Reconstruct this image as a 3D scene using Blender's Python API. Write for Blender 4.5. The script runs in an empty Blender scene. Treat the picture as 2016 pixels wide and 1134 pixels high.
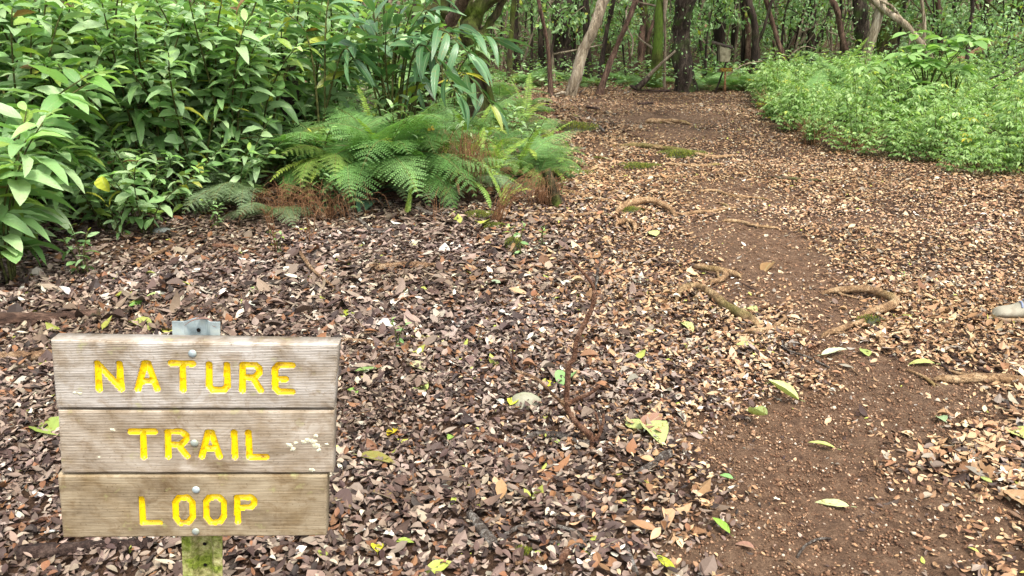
import bpy, math, random
import numpy as np
from mathutils import Vector, Matrix

rng = np.random.default_rng(7)
random.seed(7)
C = bpy.context.scene.collection
sc = bpy.context.scene
PITCH = math.radians(19.76); FPX = 1523.0; CAMZ = 1.6
CP, SP = math.cos(PITCH), math.sin(PITCH)

def lin(c):
    c = np.asarray(c, float) / 255.0
    return np.where(c <= 0.04045, c / 12.92, ((c + 0.055) / 1.055) ** 2.4)

# ------------------------------------------------------------------ noise and ground
def vnoise(x, y, seed=0):
    x = np.asarray(x, float); y = np.asarray(y, float)
    xi = np.floor(x).astype(np.int64); yi = np.floor(y).astype(np.int64)
    xf = x - xi; yf = y - yi
    u = xf * xf * (3 - 2 * xf); v = yf * yf * (3 - 2 * yf)
    def h(a, b):
        n = (a * 374761393 + b * 668265263 + seed * 1442695041) & 0xFFFFFFFF
        n = ((n ^ (n >> 13)) * 1274126177) & 0xFFFFFFFF
        n = n ^ (n >> 16)
        return (n & 0xFFFF) / 65535.0
    return (h(xi, yi) * (1 - u) + h(xi + 1, yi) * u) * (1 - v) + (h(xi, yi + 1) * (1 - u) + h(xi + 1, yi + 1) * u) * v

def sstep(a, b, x):
    if a > b: return 1 - sstep(b, a, x)
    t = np.clip((np.asarray(x, float) - a) / (b - a), 0, 1)
    return t * t * (3 - 2 * t)

def ray(px, py):
    a = (px - 1008) / FPX; b = (567 - py) / FPX
    return np.array([a, CP + b * SP, -SP + b * CP])

def flat(px, py):
    d = ray(px, py); t = CAMZ / -d[2]
    return d[0] * t, d[1] * t

_L = [flat(*p) for p in [(0, 545), (200, 500), (340, 440), (520, 420), (760, 400), (1060, 400), (1085, 330), (1000, 250), (1060, 188)]]
_Ly = [p[1] for p in _L]; _Lx = [p[0] for p in _L]
_R = [flat(*p) for p in [(2016, 350), (1900, 345), (1740, 312), (1600, 288), (1500, 240), (1480, 190)]]
_Ry = [p[1] for p in _R]; _Rx = [p[0] for p in _R]
def xl(y): return np.interp(y, _Ly, _Lx, left=-9)
def xr(y): return np.interp(y, _Ry, _Rx, left=9)

def G(x, y):
    x = np.asarray(x, float); y = np.asarray(y, float)
    z = 0.035 * (vnoise(x * 1.1, y * 1.1, 1) - 0.5) + 0.016 * (vnoise(x * 3.7, y * 3.7, 2) - 0.5) + 0.006 * (vnoise(x * 11, y * 11, 3) - 0.5)
    z = z * (1 + 0.6 * sstep(8, 14, y))
    z = z + 0.26 * sstep(0.0, 1.6, xl(y) - x) * sstep(4.4, 5.5, y)
    z = z + 0.12 * sstep(0.2, 2.0, x - xr(y)) * sstep(7.8, 9, y)
    z = z + 0.9 * sstep(17, 40, y) * (1 + 0.5 * vnoise(x * .2, y * .2, 5)) + 3.0 * sstep(38, 75, y)
    # the path's worn bare hollow
    z = z - 0.035 * np.exp(-(((x - 1.1) / 0.45) ** 2 + ((y - 2.6) / 0.9) ** 2))
    return z

_t = np.concatenate([np.arange(0.3, 12, 0.01), np.arange(12, 90, 0.04)])
def at(px, py, lift=0.0):
    d = ray(px, py)
    X = d[0] * _t; Y = d[1] * _t; Z = CAMZ + d[2] * _t
    g = G(X, Y) + lift
    k = np.nonzero(Z <= g)[0]
    i = k[0] if len(k) else len(_t) - 1
    return Vector((X[i], Y[i], g[i]))

def onY(px, py, Y):
    d = ray(px, py); t = Y / d[1]
    return Vector((d[0] * t, Y, CAMZ + d[2] * t))

def project(x, y, z):
    a = x; dz = z - CAMZ
    dep = y * CP - dz * SP; up = y * SP + dz * CP
    return 1008 + FPX * a / dep, 567 - FPX * up / dep

# ------------------------------------------------------------------ materials
class NT:
    def __init__(s, name):
        s.m = bpy.data.materials.new(name); s.m.use_nodes = True
        s.n = s.m.node_tree.nodes; s.l = s.m.node_tree.links; s.n.clear()
        s.out = s.n.new('ShaderNodeOutputMaterial')
    def node(s, t, **k):
        n = s.n.new(t)
        ins = k.pop('ins', {})
        for a, b in k.items(): setattr(n, a, b)
        for a, b in ins.items():
            if isinstance(b, bpy.types.NodeSocket): s.l.new(b, n.inputs[a])
            else: n.inputs[a].default_value = b
        return n
    def noise(s, vec, scale, detail=4, rough=0.55, dist=0.0):
        n = s.node('ShaderNodeTexNoise', ins={'Scale': scale, 'Detail': detail, 'Roughness': rough, 'Distortion': dist})
        if vec is not None: s.l.new(vec, n.inputs['Vector'])
        return n.outputs['Fac']
    def ramp(s, fac, stops):
        n = s.node('ShaderNodeValToRGB'); s.l.new(fac, n.inputs[0])
        e = n.color_ramp.elements
        while len(e) < len(stops): e.new(0.5)
        for el, (p, c) in zip(e, stops):
            el.position = p; el.color = (*c, 1) if len(c) == 3 else c
        return n.outputs['Color']
    def mix(s, fac, a, b, mode='MIX'):
        n = s.node('ShaderNodeMix', data_type='RGBA', blend_type=mode)
        for i, v in ((0, fac), (6, a), (7, b)):
            if isinstance(v, bpy.types.NodeSocket): s.l.new(v, n.inputs[i])
            else: n.inputs[i].default_value = v if i == 0 else (*v, 1) if len(v) == 3 else v
        return n.outputs[2]
    def math(s, op, a, b=0.0, clamp=False):
        n = s.node('ShaderNodeMath', operation=op, use_clamp=clamp)
        for i, v in ((0, a), (1, b)):
            if isinstance(v, bpy.types.NodeSocket): s.l.new(v, n.inputs[i])
            else: n.inputs[i].default_value = v
        return n.outputs[0]
    def bump(s, h, strength=0.5, dist=0.01, prev=None):
        n = s.node('ShaderNodeBump', ins={'Strength': strength, 'Distance': dist, 'Height': h})
        if prev is not None: s.l.new(prev, n.inputs['Normal'])
        return n.outputs[0]
    def principled(s, col, rough=0.6, spec=0.5, normal=None, metal=0.0):
        n = s.node('ShaderNodeBsdfPrincipled', ins={'Metallic': metal, 'Specular IOR Level': spec})
        for k, v in (('Base Color', col), ('Roughness', rough), ('Normal', normal)):
            if v is None: continue
            if isinstance(v, bpy.types.NodeSocket): s.l.new(v, n.inputs[k])
            else: n.inputs[k].default_value = (*v, 1) if k == 'Base Color' else v
        return n.outputs[0]
    def obj(s, scale=(1, 1, 1), kind='Object'):
        t = s.node('ShaderNodeTexCoord')
        m = s.node('ShaderNodeMapping'); m.inputs['Scale'].default_value = scale
        s.l.new(t.outputs[kind], m.inputs['Vector']); return m.outputs[0]
    def attr(s, name):
        return s.node('ShaderNodeAttribute', attribute_name=name)
    def done(s, sh):
        s.l.new(sh, s.out.inputs['Surface']); return s.m

def leaf_mat(name, rough=0.42, spec=0.5, trans=0.3, veins=0.35, mott=0.35, vs=26, spot=.5):
    t = NT(name)
    col = t.attr('Col').outputs['Color']
    uv = t.attr('Lf').outputs['Vector']
    sep = t.node('ShaderNodeSeparateXYZ'); t.l.new(uv, sep.inputs[0])
    au = t.math('ABSOLUTE', sep.outputs[0])
    mid = t.math('SUBTRACT', 1.0, t.math('MULTIPLY', au, 7.0), True)
    vv = t.math('SUBTRACT', sep.outputs[1], t.math('MULTIPLY', au, 0.22))
    sv = t.math('SINE', t.math('MULTIPLY', vv, vs * 2.2))
    n = t.noise(t.obj(kind='Object'), 34.0, 4)
    light = t.mix(0.5, col, (0.5, 0.55, 0.3))
    c1 = t.mix(t.math('MULTIPLY', mid, veins), col, light)
    dark = t.mix(1.0, c1, (0.55, 0.6, 0.5), 'MULTIPLY')
    c2 = t.mix(t.math('MULTIPLY', n, mott), c1, dark)
    sn = t.noise(t.obj(kind='Object'), 75.0, 3, .6); s2 = t.noise(t.obj(kind='Object'), 9.0, 2)
    sp_ = t.math('MULTIPLY', t.ramp(t.math('ADD', t.math('MULTIPLY', sn, .7), t.math('MULTIPLY', s2, .35)), [(.60, (0, 0, 0)), (.68, (1, 1, 1))]), spot)
    c2 = t.mix(sp_, c2, tuple(lin((132, 112, 52))))
    h = t.math('ADD', t.math('MULTIPLY', sv, 0.25), t.math('MULTIPLY', mid, -0.8))
    nb = t.bump(h, 0.35, 0.004)
    r = t.math('MULTIPLY_ADD', n, 0.25); t.n[-1].inputs[2].default_value = rough - 0.1
    p = t.principled(c2, r, spec, nb)
    if trans <= 0: return t.done(p)
    tr = t.node('ShaderNodeBsdfTranslucent')
    t.l.new(t.mix(1.0, c2, (1.25, 1.35, 0.7), 'MULTIPLY'), tr.inputs[0])
    m = t.node('ShaderNodeMixShader', ins={0: trans}); t.l.new(p, m.inputs[1]); t.l.new(tr.outputs[0], m.inputs[2])
    return t.done(m.outputs[0])

def litter_mat(name, rough=0.62, spec=0.3):
    t = NT(name)
    col = t.attr('Col').outputs['Color']
    n = t.noise(t.obj(), 90.0, 4, 0.6)
    n2 = t.noise(t.obj(), 350.0, 2)
    c = t.mix(t.math('MULTIPLY', n, 0.55), col, t.mix(1.0, col, (0.35, 0.3, 0.27), 'MULTIPLY'))
    c = t.mix(t.math('MULTIPLY', n2, 0.25), c, t.mix(1.0, c, (1.5, 1.5, 1.5), 'MULTIPLY'))
    nb = t.bump(n, 0.3, 0.003)
    return t.done(t.principled(c, rough, spec, nb))

def bark_mat(name, a, b, c, scale=(1, 1, .25), moss=None, mosslo=.5, rough=.85, s=9.0):
    t = NT(name)
    v = t.obj(scale)
    n = t.noise(v, s, 8, .65, .6); n2 = t.noise(v, s * 4.5, 6, .7, .4); n3 = t.noise(t.obj(), 2.3, 3)
    col = t.ramp(n, [(.3, tuple(lin(a))), (.5, tuple(lin(b))), (.72, tuple(lin(c)))])
    col = t.mix(t.ramp(n2, [(.38, (.85, .85, .85)), (.6, (0, 0, 0))]), col, t.mix(1.0, col, (.3, .27, .25), 'MULTIPLY'))
    if moss is not None:
        f = t.ramp(n3, [(mosslo - .06, (0, 0, 0)), (mosslo + .12, (1, 1, 1))])
        mg = t.ramp(n2, [(.3, tuple(lin(moss) * .45)), (.7, tuple(lin(moss) * 1.1))])
        col = t.mix(f, col, mg)
    h = t.math('ADD', t.math('MULTIPLY', n, 1.0), t.math('MULTIPLY', n2, .5))
    return t.done(t.principled(col, rough, .25, t.bump(h, 1.0, .04)))

M = {}
M['shrub'] = leaf_mat('shrub leaf')
M['ginger'] = leaf_mat('ginger leaf', rough=.34, spec=.6, trans=.25, veins=.6)
M['fern'] = leaf_mat('fern leaf', rough=.5, spec=.4, trans=.35, veins=.1, mott=.5)
M['herb'] = leaf_mat('herb leaf', rough=.55, spec=.3, trans=.4, veins=.1, mott=.3)
M['far'] = leaf_mat('understory leaf', rough=.45, spec=.4, trans=.3, veins=.05, mott=.4)
M['fresh'] = leaf_mat('fallen green leaf', rough=.5, spec=.4, trans=.12, veins=.6, mott=.6, vs=14, spot=.9)
M['litter'] = litter_mat('dry leaf')
M['bark_dark'] = bark_mat('dark bark', (30, 24, 20), (62, 50, 42), (105, 92, 78), moss=(70, 88, 30), mosslo=.62)
M['bark_big'] = bark_mat('rough dark bark', (28, 24, 20), (70, 58, 48), (125, 112, 98), moss=(70, 95, 35), mosslo=.58, s=14)
M['bark_red'] = bark_mat('reddish bark', (48, 36, 30), (104, 80, 66), (158, 130, 110), s=14)
M['bark_pale'] = bark_mat('pale smooth bark', (70, 52, 38), (176, 160, 134), (222, 210, 188), scale=(1, 1, .1), s=11)
M['bark_grey'] = bark_mat('grey branch bark', (95, 82, 66), (150, 134, 112), (190, 176, 152), s=12)
M['bark_moss'] = bark_mat('mossy bark', (34, 28, 20), (78, 68, 46), (122, 110, 78), moss=(88, 104, 34), mosslo=.5)
M['bark_green'] = bark_mat('bright moss bark', (50, 50, 22), (84, 92, 36), (120, 124, 60), moss=(86, 110, 34), mosslo=.42)
M['root'] = bark_mat('root bark', (108, 78, 52), (184, 148, 108), (224, 196, 154), scale=(1, 1, 1), s=16, moss=(120, 118, 40), mosslo=.66)
M['root_moss'] = bark_mat('mossy root bark', (96, 72, 48), (168, 138, 98), (212, 184, 140), scale=(1, 1, 1), s=16, moss=(104, 106, 42), mosslo=.57)
M['log'] = bark_mat('rotten log', (52, 37, 29), (98, 74, 60), (140, 114, 96), scale=(.3, 1, 1), s=13, moss=(75, 105, 35), mosslo=.56)
M['stick'] = bark_mat('stick bark', (95, 68, 48), (158, 124, 92), (212, 184, 148), scale=(1, 1, 1), s=20)
M['stick_dark'] = bark_mat('dark stick bark', (38, 28, 24), (78, 60, 52), (125, 104, 92), scale=(1, 1, 1), s=20)
M['stick_red'] = bark_mat('red brown stick bark', (80, 52, 38), (138, 98, 74), (184, 148, 122), scale=(1, 1, 1), s=24)
M['lichen'] = bark_mat('lichened stick', (58, 46, 40), (128, 116, 104), (225, 222, 212), scale=(1, 1, 1), s=42)
M['straw'] = bark_mat('dry stalk', (110, 72, 46), (165, 120, 84), (200, 160, 120), scale=(1, 1, 1), s=10)
M['moss'] = bark_mat('moss cushion', (52, 58, 12), (118, 122, 28), (170, 172, 50), scale=(1, 1, 1), s=30, rough=.95)
M['stem'] = bark_mat('green brown stem', (60, 62, 32), (92, 96, 48), (120, 118, 66), scale=(1, 1, 1), s=10)

def soil_mat():
    t = NT('soil')
    v = t.obj()
    n1 = t.noise(v, 1.3, 4); n2 = t.noise(v, 22, 6, .65); n3 = t.noise(v, 120, 5, .7); n4 = t.noise(v, 420, 3, .7)
    c = t.ramp(n2, [(.3, tuple(lin((96, 74, 57)))), (.5, tuple(lin((130, 103, 80)))), (.7, tuple(lin((156, 128, 102))))])
    red = t.ramp(n1, [(.4, (1, 1, 1)), (.7, (1.03, .98, .95))])
    c = t.mix(1.0, c, red, 'MULTIPLY')
    c = t.mix(t.ramp(n3, [(.42, (.7, .7, .7)), (.6, (0, 0, 0))]), c, t.mix(1.0, c, (.45, .4, .38), 'MULTIPLY'))
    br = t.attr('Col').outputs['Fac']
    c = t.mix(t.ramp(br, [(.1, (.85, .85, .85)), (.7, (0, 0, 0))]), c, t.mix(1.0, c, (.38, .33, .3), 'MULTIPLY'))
    b = t.bump(n2, .7, .03); b = t.bump(n3, 1.0, .02, b); b = t.bump(n4, .9, .008, b)
    return t.done(t.principled(c, .85, .25, b))
M['soil'] = soil_mat()
def crumb_mat():
    t = NT('soil crumb'); g_ = t.node('ShaderNodeNewGeometry'); c = t.ramp(g_.outputs['Random Per Island'], [(0, tuple(lin((84, 60, 45)))), (.6, tuple(lin((130, 98, 74)))), (.93, tuple(lin((165, 134, 106)))), (1, tuple(lin((205, 190, 168))))])
    return t.done(t.principled(c, .9, .2))
M['crumb'] = crumb_mat()

# ------------------------------------------------------------------ mesh helpers
def mk(name, V, Q=None, T=None, mat=None, col=None, lf=None, smooth=True, parent=None, loc=None, base=None):
    V = np.asarray(V, np.float32).reshape(-1, 3)
    if base is not None: V = V - np.asarray(base, np.float32)
    me = bpy.data.meshes.new(name)
    nq = 0 if Q is None else len(Q); nt = 0 if T is None else len(T)
    me.vertices.add(len(V)); me.vertices.foreach_set('co', V.ravel())
    idx = []; tot = []
    if nq: idx.append(np.asarray(Q, np.int32).ravel()); tot.append(np.full(nq, 4, np.int32))
    if nt: idx.append(np.asarray(T, np.int32).ravel()); tot.append(np.full(nt, 3, np.int32))
    idx = np.concatenate(idx); tot = np.concatenate(tot)
    me.loops.add(len(idx)); me.loops.foreach_set('vertex_index', idx)
    me.polygons.add(len(tot)); st = np.zeros(len(tot), np.int32); st[1:] = np.cumsum(tot)[:-1]
    me.polygons.foreach_set('loop_start', st)
    try: me.polygons.foreach_set('loop_total', tot)
    except Exception: pass
    me.polygons.foreach_set('use_smooth', np.full(len(tot), bool(smooth)))
    if col is not None:
        a = me.attributes.new('Col', 'FLOAT_COLOR', 'POINT')
        c4 = np.ones((len(V), 4), np.float32); c4[:, :3] = col; a.data.foreach_set('color', c4.ravel())
    if lf is not None:
        a = me.attributes.new('Lf', 'FLOAT_VECTOR', 'POINT'); a.data.foreach_set('vector', np.asarray(lf, np.float32).ravel())
    me.update(); me.validate()
    if mat is not None: me.materials.append(mat)
    o = bpy.data.objects.new(name, me); C.objects.link(o)
    if parent is not None: o.parent = parent
    if base is not None and parent is None: o.location = base
    if loc is not None: o.location = loc
    return o

KIDS = {}
def tag(o, label=None, cat=None, group=None, kind=None):
    if label: o['label'] = label
    if cat: o['category'] = cat
    if group: o['group'] = group
    if kind: o['kind'] = kind
    return o
def thing(name, label, cat, loc, rz=0.0, group=None, scale=1.0):
    o = bpy.data.objects.new(name, None); C.objects.link(o)
    o.empty_display_size = .1; o.location = loc; o.rotation_euler = (0, 0, rz); o.scale = (scale,) * 3
    return tag(o, label, cat, group)
def dup(root, loc, rz, scale, label, group=None, flat_copy=False):
    r = root.copy(); C.objects.link(r); r.location = loc; r.rotation_euler = (0, 0, rz); r.scale = (scale,) * 3
    r['label'] = label
    if group: r['group'] = group
    for ch in root.children:
        c = ch.copy(); C.objects.link(c); c.parent = r
        for g in ch.children:
            d = g.copy(); C.objects.link(d); d.parent = c
    return r

class Geo:
    def __init__(s): s.V = []; s.Q = []; s.T = []; s.c = []; s.l = []; s.n = 0
    def add(s, V, Q=None, T=None, col=(1, 1, 1), lf=None):
        V = np.asarray(V, float).reshape(-1, 3); s.V.append(V)
        if Q is not None and len(Q): s.Q.append(np.asarray(Q) + s.n)
        if T is not None and len(T): s.T.append(np.asarray(T) + s.n)
        c = np.asarray(col, float); s.c.append(np.broadcast_to(c, (len(V), 3)) if c.ndim == 1 else c)
        s.l.append(np.zeros((len(V), 3)) if lf is None else lf)
        s.n += len(V)
    def build(s, name, mat, parent=None, smooth=True, base=None, attrs=True):
        Q = np.concatenate(s.Q) if s.Q else None; T = np.concatenate(s.T) if s.T else None
        return mk(name, np.concatenate(s.V), Q, T, mat, np.concatenate(s.c) if attrs else None, np.concatenate(s.l) if attrs else None, smooth, parent, base=base)

def smoothline(P, n):
    P = np.asarray([tuple(p) for p in P], float)
    if len(P) == 2: return P[0] + (P[1] - P[0]) * np.linspace(0, 1, n)[:, None]
    Q = np.vstack([2 * P[0] - P[1], P, 2 * P[-1] - P[-2]])
    out = []
    ts = np.linspace(0, len(P) - 1 - 1e-9, n)
    for t in ts:
        i = int(t); f = t - i; a, b, c, d = Q[i:i + 4]
        out.append(.5 * ((2 * b) + (-a + c) * f + (2 * a - 5 * b + 4 * c - d) * f * f + (-a + 3 * b - 3 * c + d) * f ** 3))
    return np.array(out)

def tube(geo, P, R, sides=8, bump=0.0, seed=0, col=(1, 1, 1), flat_=1.0):
    P = np.asarray(P, float); n = len(P)
    R = np.broadcast_to(np.asarray(R, float), (n,)) if np.ndim(R) else np.full(n, R)
    T = np.gradient(P, axis=0); T /= np.linalg.norm(T, axis=1)[:, None] + 1e-9
    up = np.array([0, 0, 1.]) if abs(T[0][2]) < .9 else np.array([1., 0, 0])
    N = np.cross(T[0], up); N /= np.linalg.norm(N); Ns = []
    for i in range(n):
        N = N - T[i] * (N @ T[i]); N /= np.linalg.norm(N) + 1e-9; Ns.append(N)
    Ns = np.array(Ns); B = np.cross(T, Ns)
    th = np.linspace(0, 2 * math.pi, sides, endpoint=False)
    k = np.ones((n, sides))
    if bump:
        ii = np.arange(n)[:, None] * .55; a = np.cos(th)[None] * 1.6 + seed * 3.1; b = np.sin(th)[None] * 1.6
        k = 1 + bump * (vnoise(ii + a, b + seed * 7.7 + 0 * ii, seed) - .5) * 2 + bump * .6 * (vnoise(ii * 2.3 + a * 2, b * 2 + 0 * ii, seed + 5) - .5) * 2
    V = P[:, None] + (Ns[:, None] * np.cos(th)[None, :, None] + B[:, None] * np.sin(th)[None, :, None] * flat_) * (R[:, None] * k)[..., None]
    V = V.reshape(-1, 3)
    i = np.arange(n - 1)[:, None] * sides; j = np.arange(sides)[None]; j2 = (j + 1) % sides
    Q = np.stack([i + j, i + j2, i + sides + j2, i + sides + j], -1).reshape(-1, 4)
    V = np.vstack([V, P[0], P[-1]]); a, b = n * sides, n * sides + 1
    jj = np.arange(sides); e = (n - 1) * sides
    Tt = np.vstack([np.stack([np.full(sides, a), (jj + 1) % sides, jj], -1), np.stack([np.full(sides, b), e + jj, e + (jj + 1) % sides], -1)])
    geo.add(V, Q, Tt, col)

def leaf_t(rows=5, w=.3, fold=.15, bend=.2, peak=.45, power=.8, twist=0.0, pet=0.0, wav=0.0, side_cup=0.0):
    """unit leaf along +Y from base at the origin, normal +Z; returns V, Q, T, Lf"""
    V = []; L = []
    v = np.linspace(0, 1, rows + 2)
    def prof(t):
        t = np.clip(t, 0, 1); g = t ** (math.log(.5) / math.log(peak))
        return np.sin(math.pi * g) ** power
    for k, t in enumerate(v):
        z = -bend * t * t; y = pet + t * (1 - .25 * bend * t)
        if k in (0, rows + 1):
            V.append((0, y if k else pet, z)); L.append((0, t, 0)); continue
        hw = w * .5 * prof(t); a = twist * (t - .3)
        for u in (-1, 0, 1):
            zz = z + abs(u) * fold * hw * 2 + wav * math.sin(t * 19 + u) * hw * abs(u)
            V.append((u * hw * math.cos(a), y, zz + u * hw * math.sin(a))); L.append((u, t, 0))
    Q = []; T = [(0, 2, 1), (0, 3, 2)]
    for k in range(rows - 1):
        b = 1 + 3 * k
        Q += [(b, b + 1, b + 4, b + 3), (b + 1, b + 2, b + 5, b + 4)]
    b = 1 + 3 * (rows - 1); e = b + 3
    T += [(b, b + 1, e), (b + 1, b + 2, e)]
    return np.array(V, float), np.array(Q, int).reshape(-1, 4), np.array(T, int), np.array(L, float)

def scatter(geo, tpl, pos, R, sc_, col):
    """many copies of one leaf template: pos (N,3), R (N,3,3) columns = x,y,z axes, sc (N,), col (N,3)"""
    V, Q, T, L = tpl; N = len(pos)
    if N == 0: return
    W = np.einsum('nij,vj->nvi', R, V) * np.asarray(sc_)[:, None, None] + pos[:, None]
    off = (np.arange(N) * len(V))[:, None, None]
    geo.add(W.reshape(-1, 3), (Q[None] + off).reshape(-1, 4) if len(Q) else None, (T[None] + off).reshape(-1, 3),
            np.repeat(col, len(V), 0), np.tile(L, (N, 1)))

def frames(dirs, nrm=None, roll=None):
    """rotation with Y along dirs and Z as close to nrm as can be"""
    y = dirs / (np.linalg.norm(dirs, axis=1)[:, None] + 1e-9)
    z = np.tile(np.array([0, 0, 1.]), (len(y), 1)) if nrm is None else nrm
    x = np.cross(y, z); x /= np.linalg.norm(x, axis=1)[:, None] + 1e-9
    z = np.cross(x, y)
    if roll is not None:
        c, s = np.cos(roll)[:, None], np.sin(roll)[:, None]
        x, z = x * c + z * s, z * c - x * s
    return np.stack([x, y, z], -1)

# ------------------------------------------------------------------ camera, light, sky
cam = bpy.data.cameras.new('camera'); co = bpy.data.objects.new('camera', cam); C.objects.link(co)
co.location = (0, 0, CAMZ); co.rotation_euler = (math.pi / 2 - PITCH, 0, 0)
cam.sensor_width = 36; cam.lens = 36 * FPX / 2016; cam.clip_end = 400; cam.clip_start = .05
sc.camera = co
SUN_EL, SUN_AZ = math.radians(64), math.radians(150)     # azimuth from +Y towards +X
w = bpy.data.worlds.new('World'); sc.world = w; w.use_nodes = True
nt = w.node_tree; bg = nt.nodes['Background']
sky = nt.nodes.new('ShaderNodeTexSky'); sky.sky_type = 'NISHITA'; sky.sun_disc = False
sky.sun_elevation = SUN_EL; sky.sun_rotation = SUN_AZ; sky.air_density = 1.0; sky.dust_density = 3.0
hs = nt.nodes.new('ShaderNodeHueSaturation'); hs.inputs['Saturation'].default_value = .3
nt.links.new(sky.outputs[0], hs.inputs['Color']); nt.links.new(hs.outputs[0], bg.inputs['Color'])
bg.inputs['Strength'].default_value = .15
sl = bpy.data.lights.new('sun', 'SUN'); so = bpy.data.objects.new('sun', sl); C.objects.link(so)
sl.energy = 1.5; sl.angle = math.radians(11); sl.color = (1, .94, .84)
d = Vector((math.sin(SUN_AZ) * math.cos(SUN_EL), math.cos(SUN_AZ) * math.cos(SUN_EL), math.sin(SUN_EL)))
so.rotation_euler = d.to_track_quat('Z', 'Y').to_euler(); so.location = (0, 0, 12)
sc.view_settings.view_transform = 'Standard'; sc.view_settings.look = 'None'
sc.view_settings.exposure = 1.45; sc.view_settings.gamma = 1.0
try:
    sc.cycles.max_bounces = 6; sc.cycles.diffuse_bounces = 3; sc.cycles.transmission_bounces = 3
    sc.cycles.use_denoising = True
except Exception: pass

# ------------------------------------------------------------------ ground
def axis(lo, a, b, hi, fine):
    m = list(np.arange(a, b, fine)); s = fine; x = m[-1]
    while x < hi: s = min(s * 1.12, 2.5); x += s; m.append(x)
    s = fine; x = m[0]; pre = []
    while x > lo: s = min(s * 1.12, 2.5); x -= s; pre.append(x)
    return np.array(pre[::-1] + m)
xs = axis(-70, -2.8, 4.2, 70, .028); ys = axis(-6, 1.4, 7.5, 110, .028)
X, Y = np.meshgrid(xs, ys); Z = G(X, Y)
bare_detail = .011 * (vnoise(X * 17, Y * 17, 8) - .5) + .009 * (vnoise(X * 36, Y * 36, 9) - .5)
Z = Z + bare_detail
nx, ny = len(xs), len(ys)
i = np.arange(ny - 1)[:, None] * nx; j = np.arange(nx - 1)[None]
Q = np.stack([i + j, i + j + 1, i + nx + j + 1, i + nx + j], -1).reshape(-1, 4)
BLOBS = [(1600, 900, 210, 150, 1), (1600, 1080, 300, 130, 1), (1780, 790, 150, 95, .95), (1640, 705, 110, 45, .85), (1490, 480, 150, 60, .85), (1620, 600, 120, 45, .85),
         (1480, 550, 110, 50, .85), (1440, 400, 140, 42, .6), (1310, 235, 130, 14, .7), (1400, 850, 60, 45, .6), (1850, 1020, 190, 110, .75), (1720, 435, 170, 16, .5),
         (1530, 520, 110, 60, .95), (1450, 445, 100, 34, .75), (1570, 570, 130, 50, .9), (1640, 650, 90, 40, .85), (1430, 365, 100, 16, .6), (1330, 265, 100, 14, .6), (250, 500, 150, 26, .5), (1340, 850, 40, 18, .5), (1330, 480, 60, 20, .5), (1180, 300, 60, 14, .4), (1180, 210, 90, 12, .5), (1400, 340, 200, 20, .35),
         (1260, 700, 50, 16, .4), (560, 640, 90, 14, .35), (1300, 640, 60, 14, .4)]
def bare(x, y, z):
    px, py = project(x, y, z); b = np.zeros_like(px)
    wob = 1 + .7 * (vnoise(x * 5, y * 5, 21) - .5) + .5 * (vnoise(x * 14, y * 14, 22) - .5)
    for cx, cy, rx, ry, s in BLOBS:
        q = np.sqrt(((px - cx) / rx) ** 2 + ((py - cy) / ry) ** 2) * wob
        b = np.maximum(b, s * (1 - sstep(.5, 1.25, q)))
    return b

BR = bare(X.ravel(), Y.ravel(), Z.ravel()); BR[(Y.ravel() < .8)] = 0
tag(mk('ground', np.stack([X, Y, Z], -1).reshape(-1, 3), Q, None, M['soil'], np.repeat(BR[:, None], 3, 1)), 'brown forest soil under the leaf litter', kind='structure')

def sample_ground(n, y0, y1, pad=.35, xfun=None):
    """points even per area inside the widened view wedge"""
    y = np.sqrt(rng.uniform(y0 ** 2, y1 ** 2, n)); hw = y * .70 + pad + .45
    x = rng.uniform(-1, 1, n) * hw
    return x, y

PA = [((98, 78, 70), 16), ((128, 108, 98), 20), ((154, 134, 122), 18), ((78, 60, 55), 14), ((176, 156, 142), 10), ((208, 196, 182), 3), ((140, 98, 70), 7), ((58, 46, 42), 9), ((232, 226, 216), .8), ((172, 178, 84), .5)]
PB = [((186, 148, 114), 18), ((164, 126, 94), 16), ((206, 172, 138), 17), ((140, 102, 74), 12), ((218, 192, 160), 8), ((236, 226, 210), 2), ((108, 80, 62), 12), ((190, 192, 96), .5), ((150, 138, 126), 7), ((66, 48, 40), 6)]
def palette(n, wB):
    def pick(P):
        c = np.array([lin(p[0]) for p in P]); p = np.array([p[1] for p in P], float); p /= p.sum()
        return c[rng.choice(len(P), n, p=p)]
    a, b = pick(PA), pick(PB)
    c = np.where((rng.random(n) < wB)[:, None], b, a)
    return c * rng.uniform(.7, 1.12, n)[:, None] * rng.uniform(.95, 1.05, (n, 3)) * np.array([.97, .985, .90])

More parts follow.
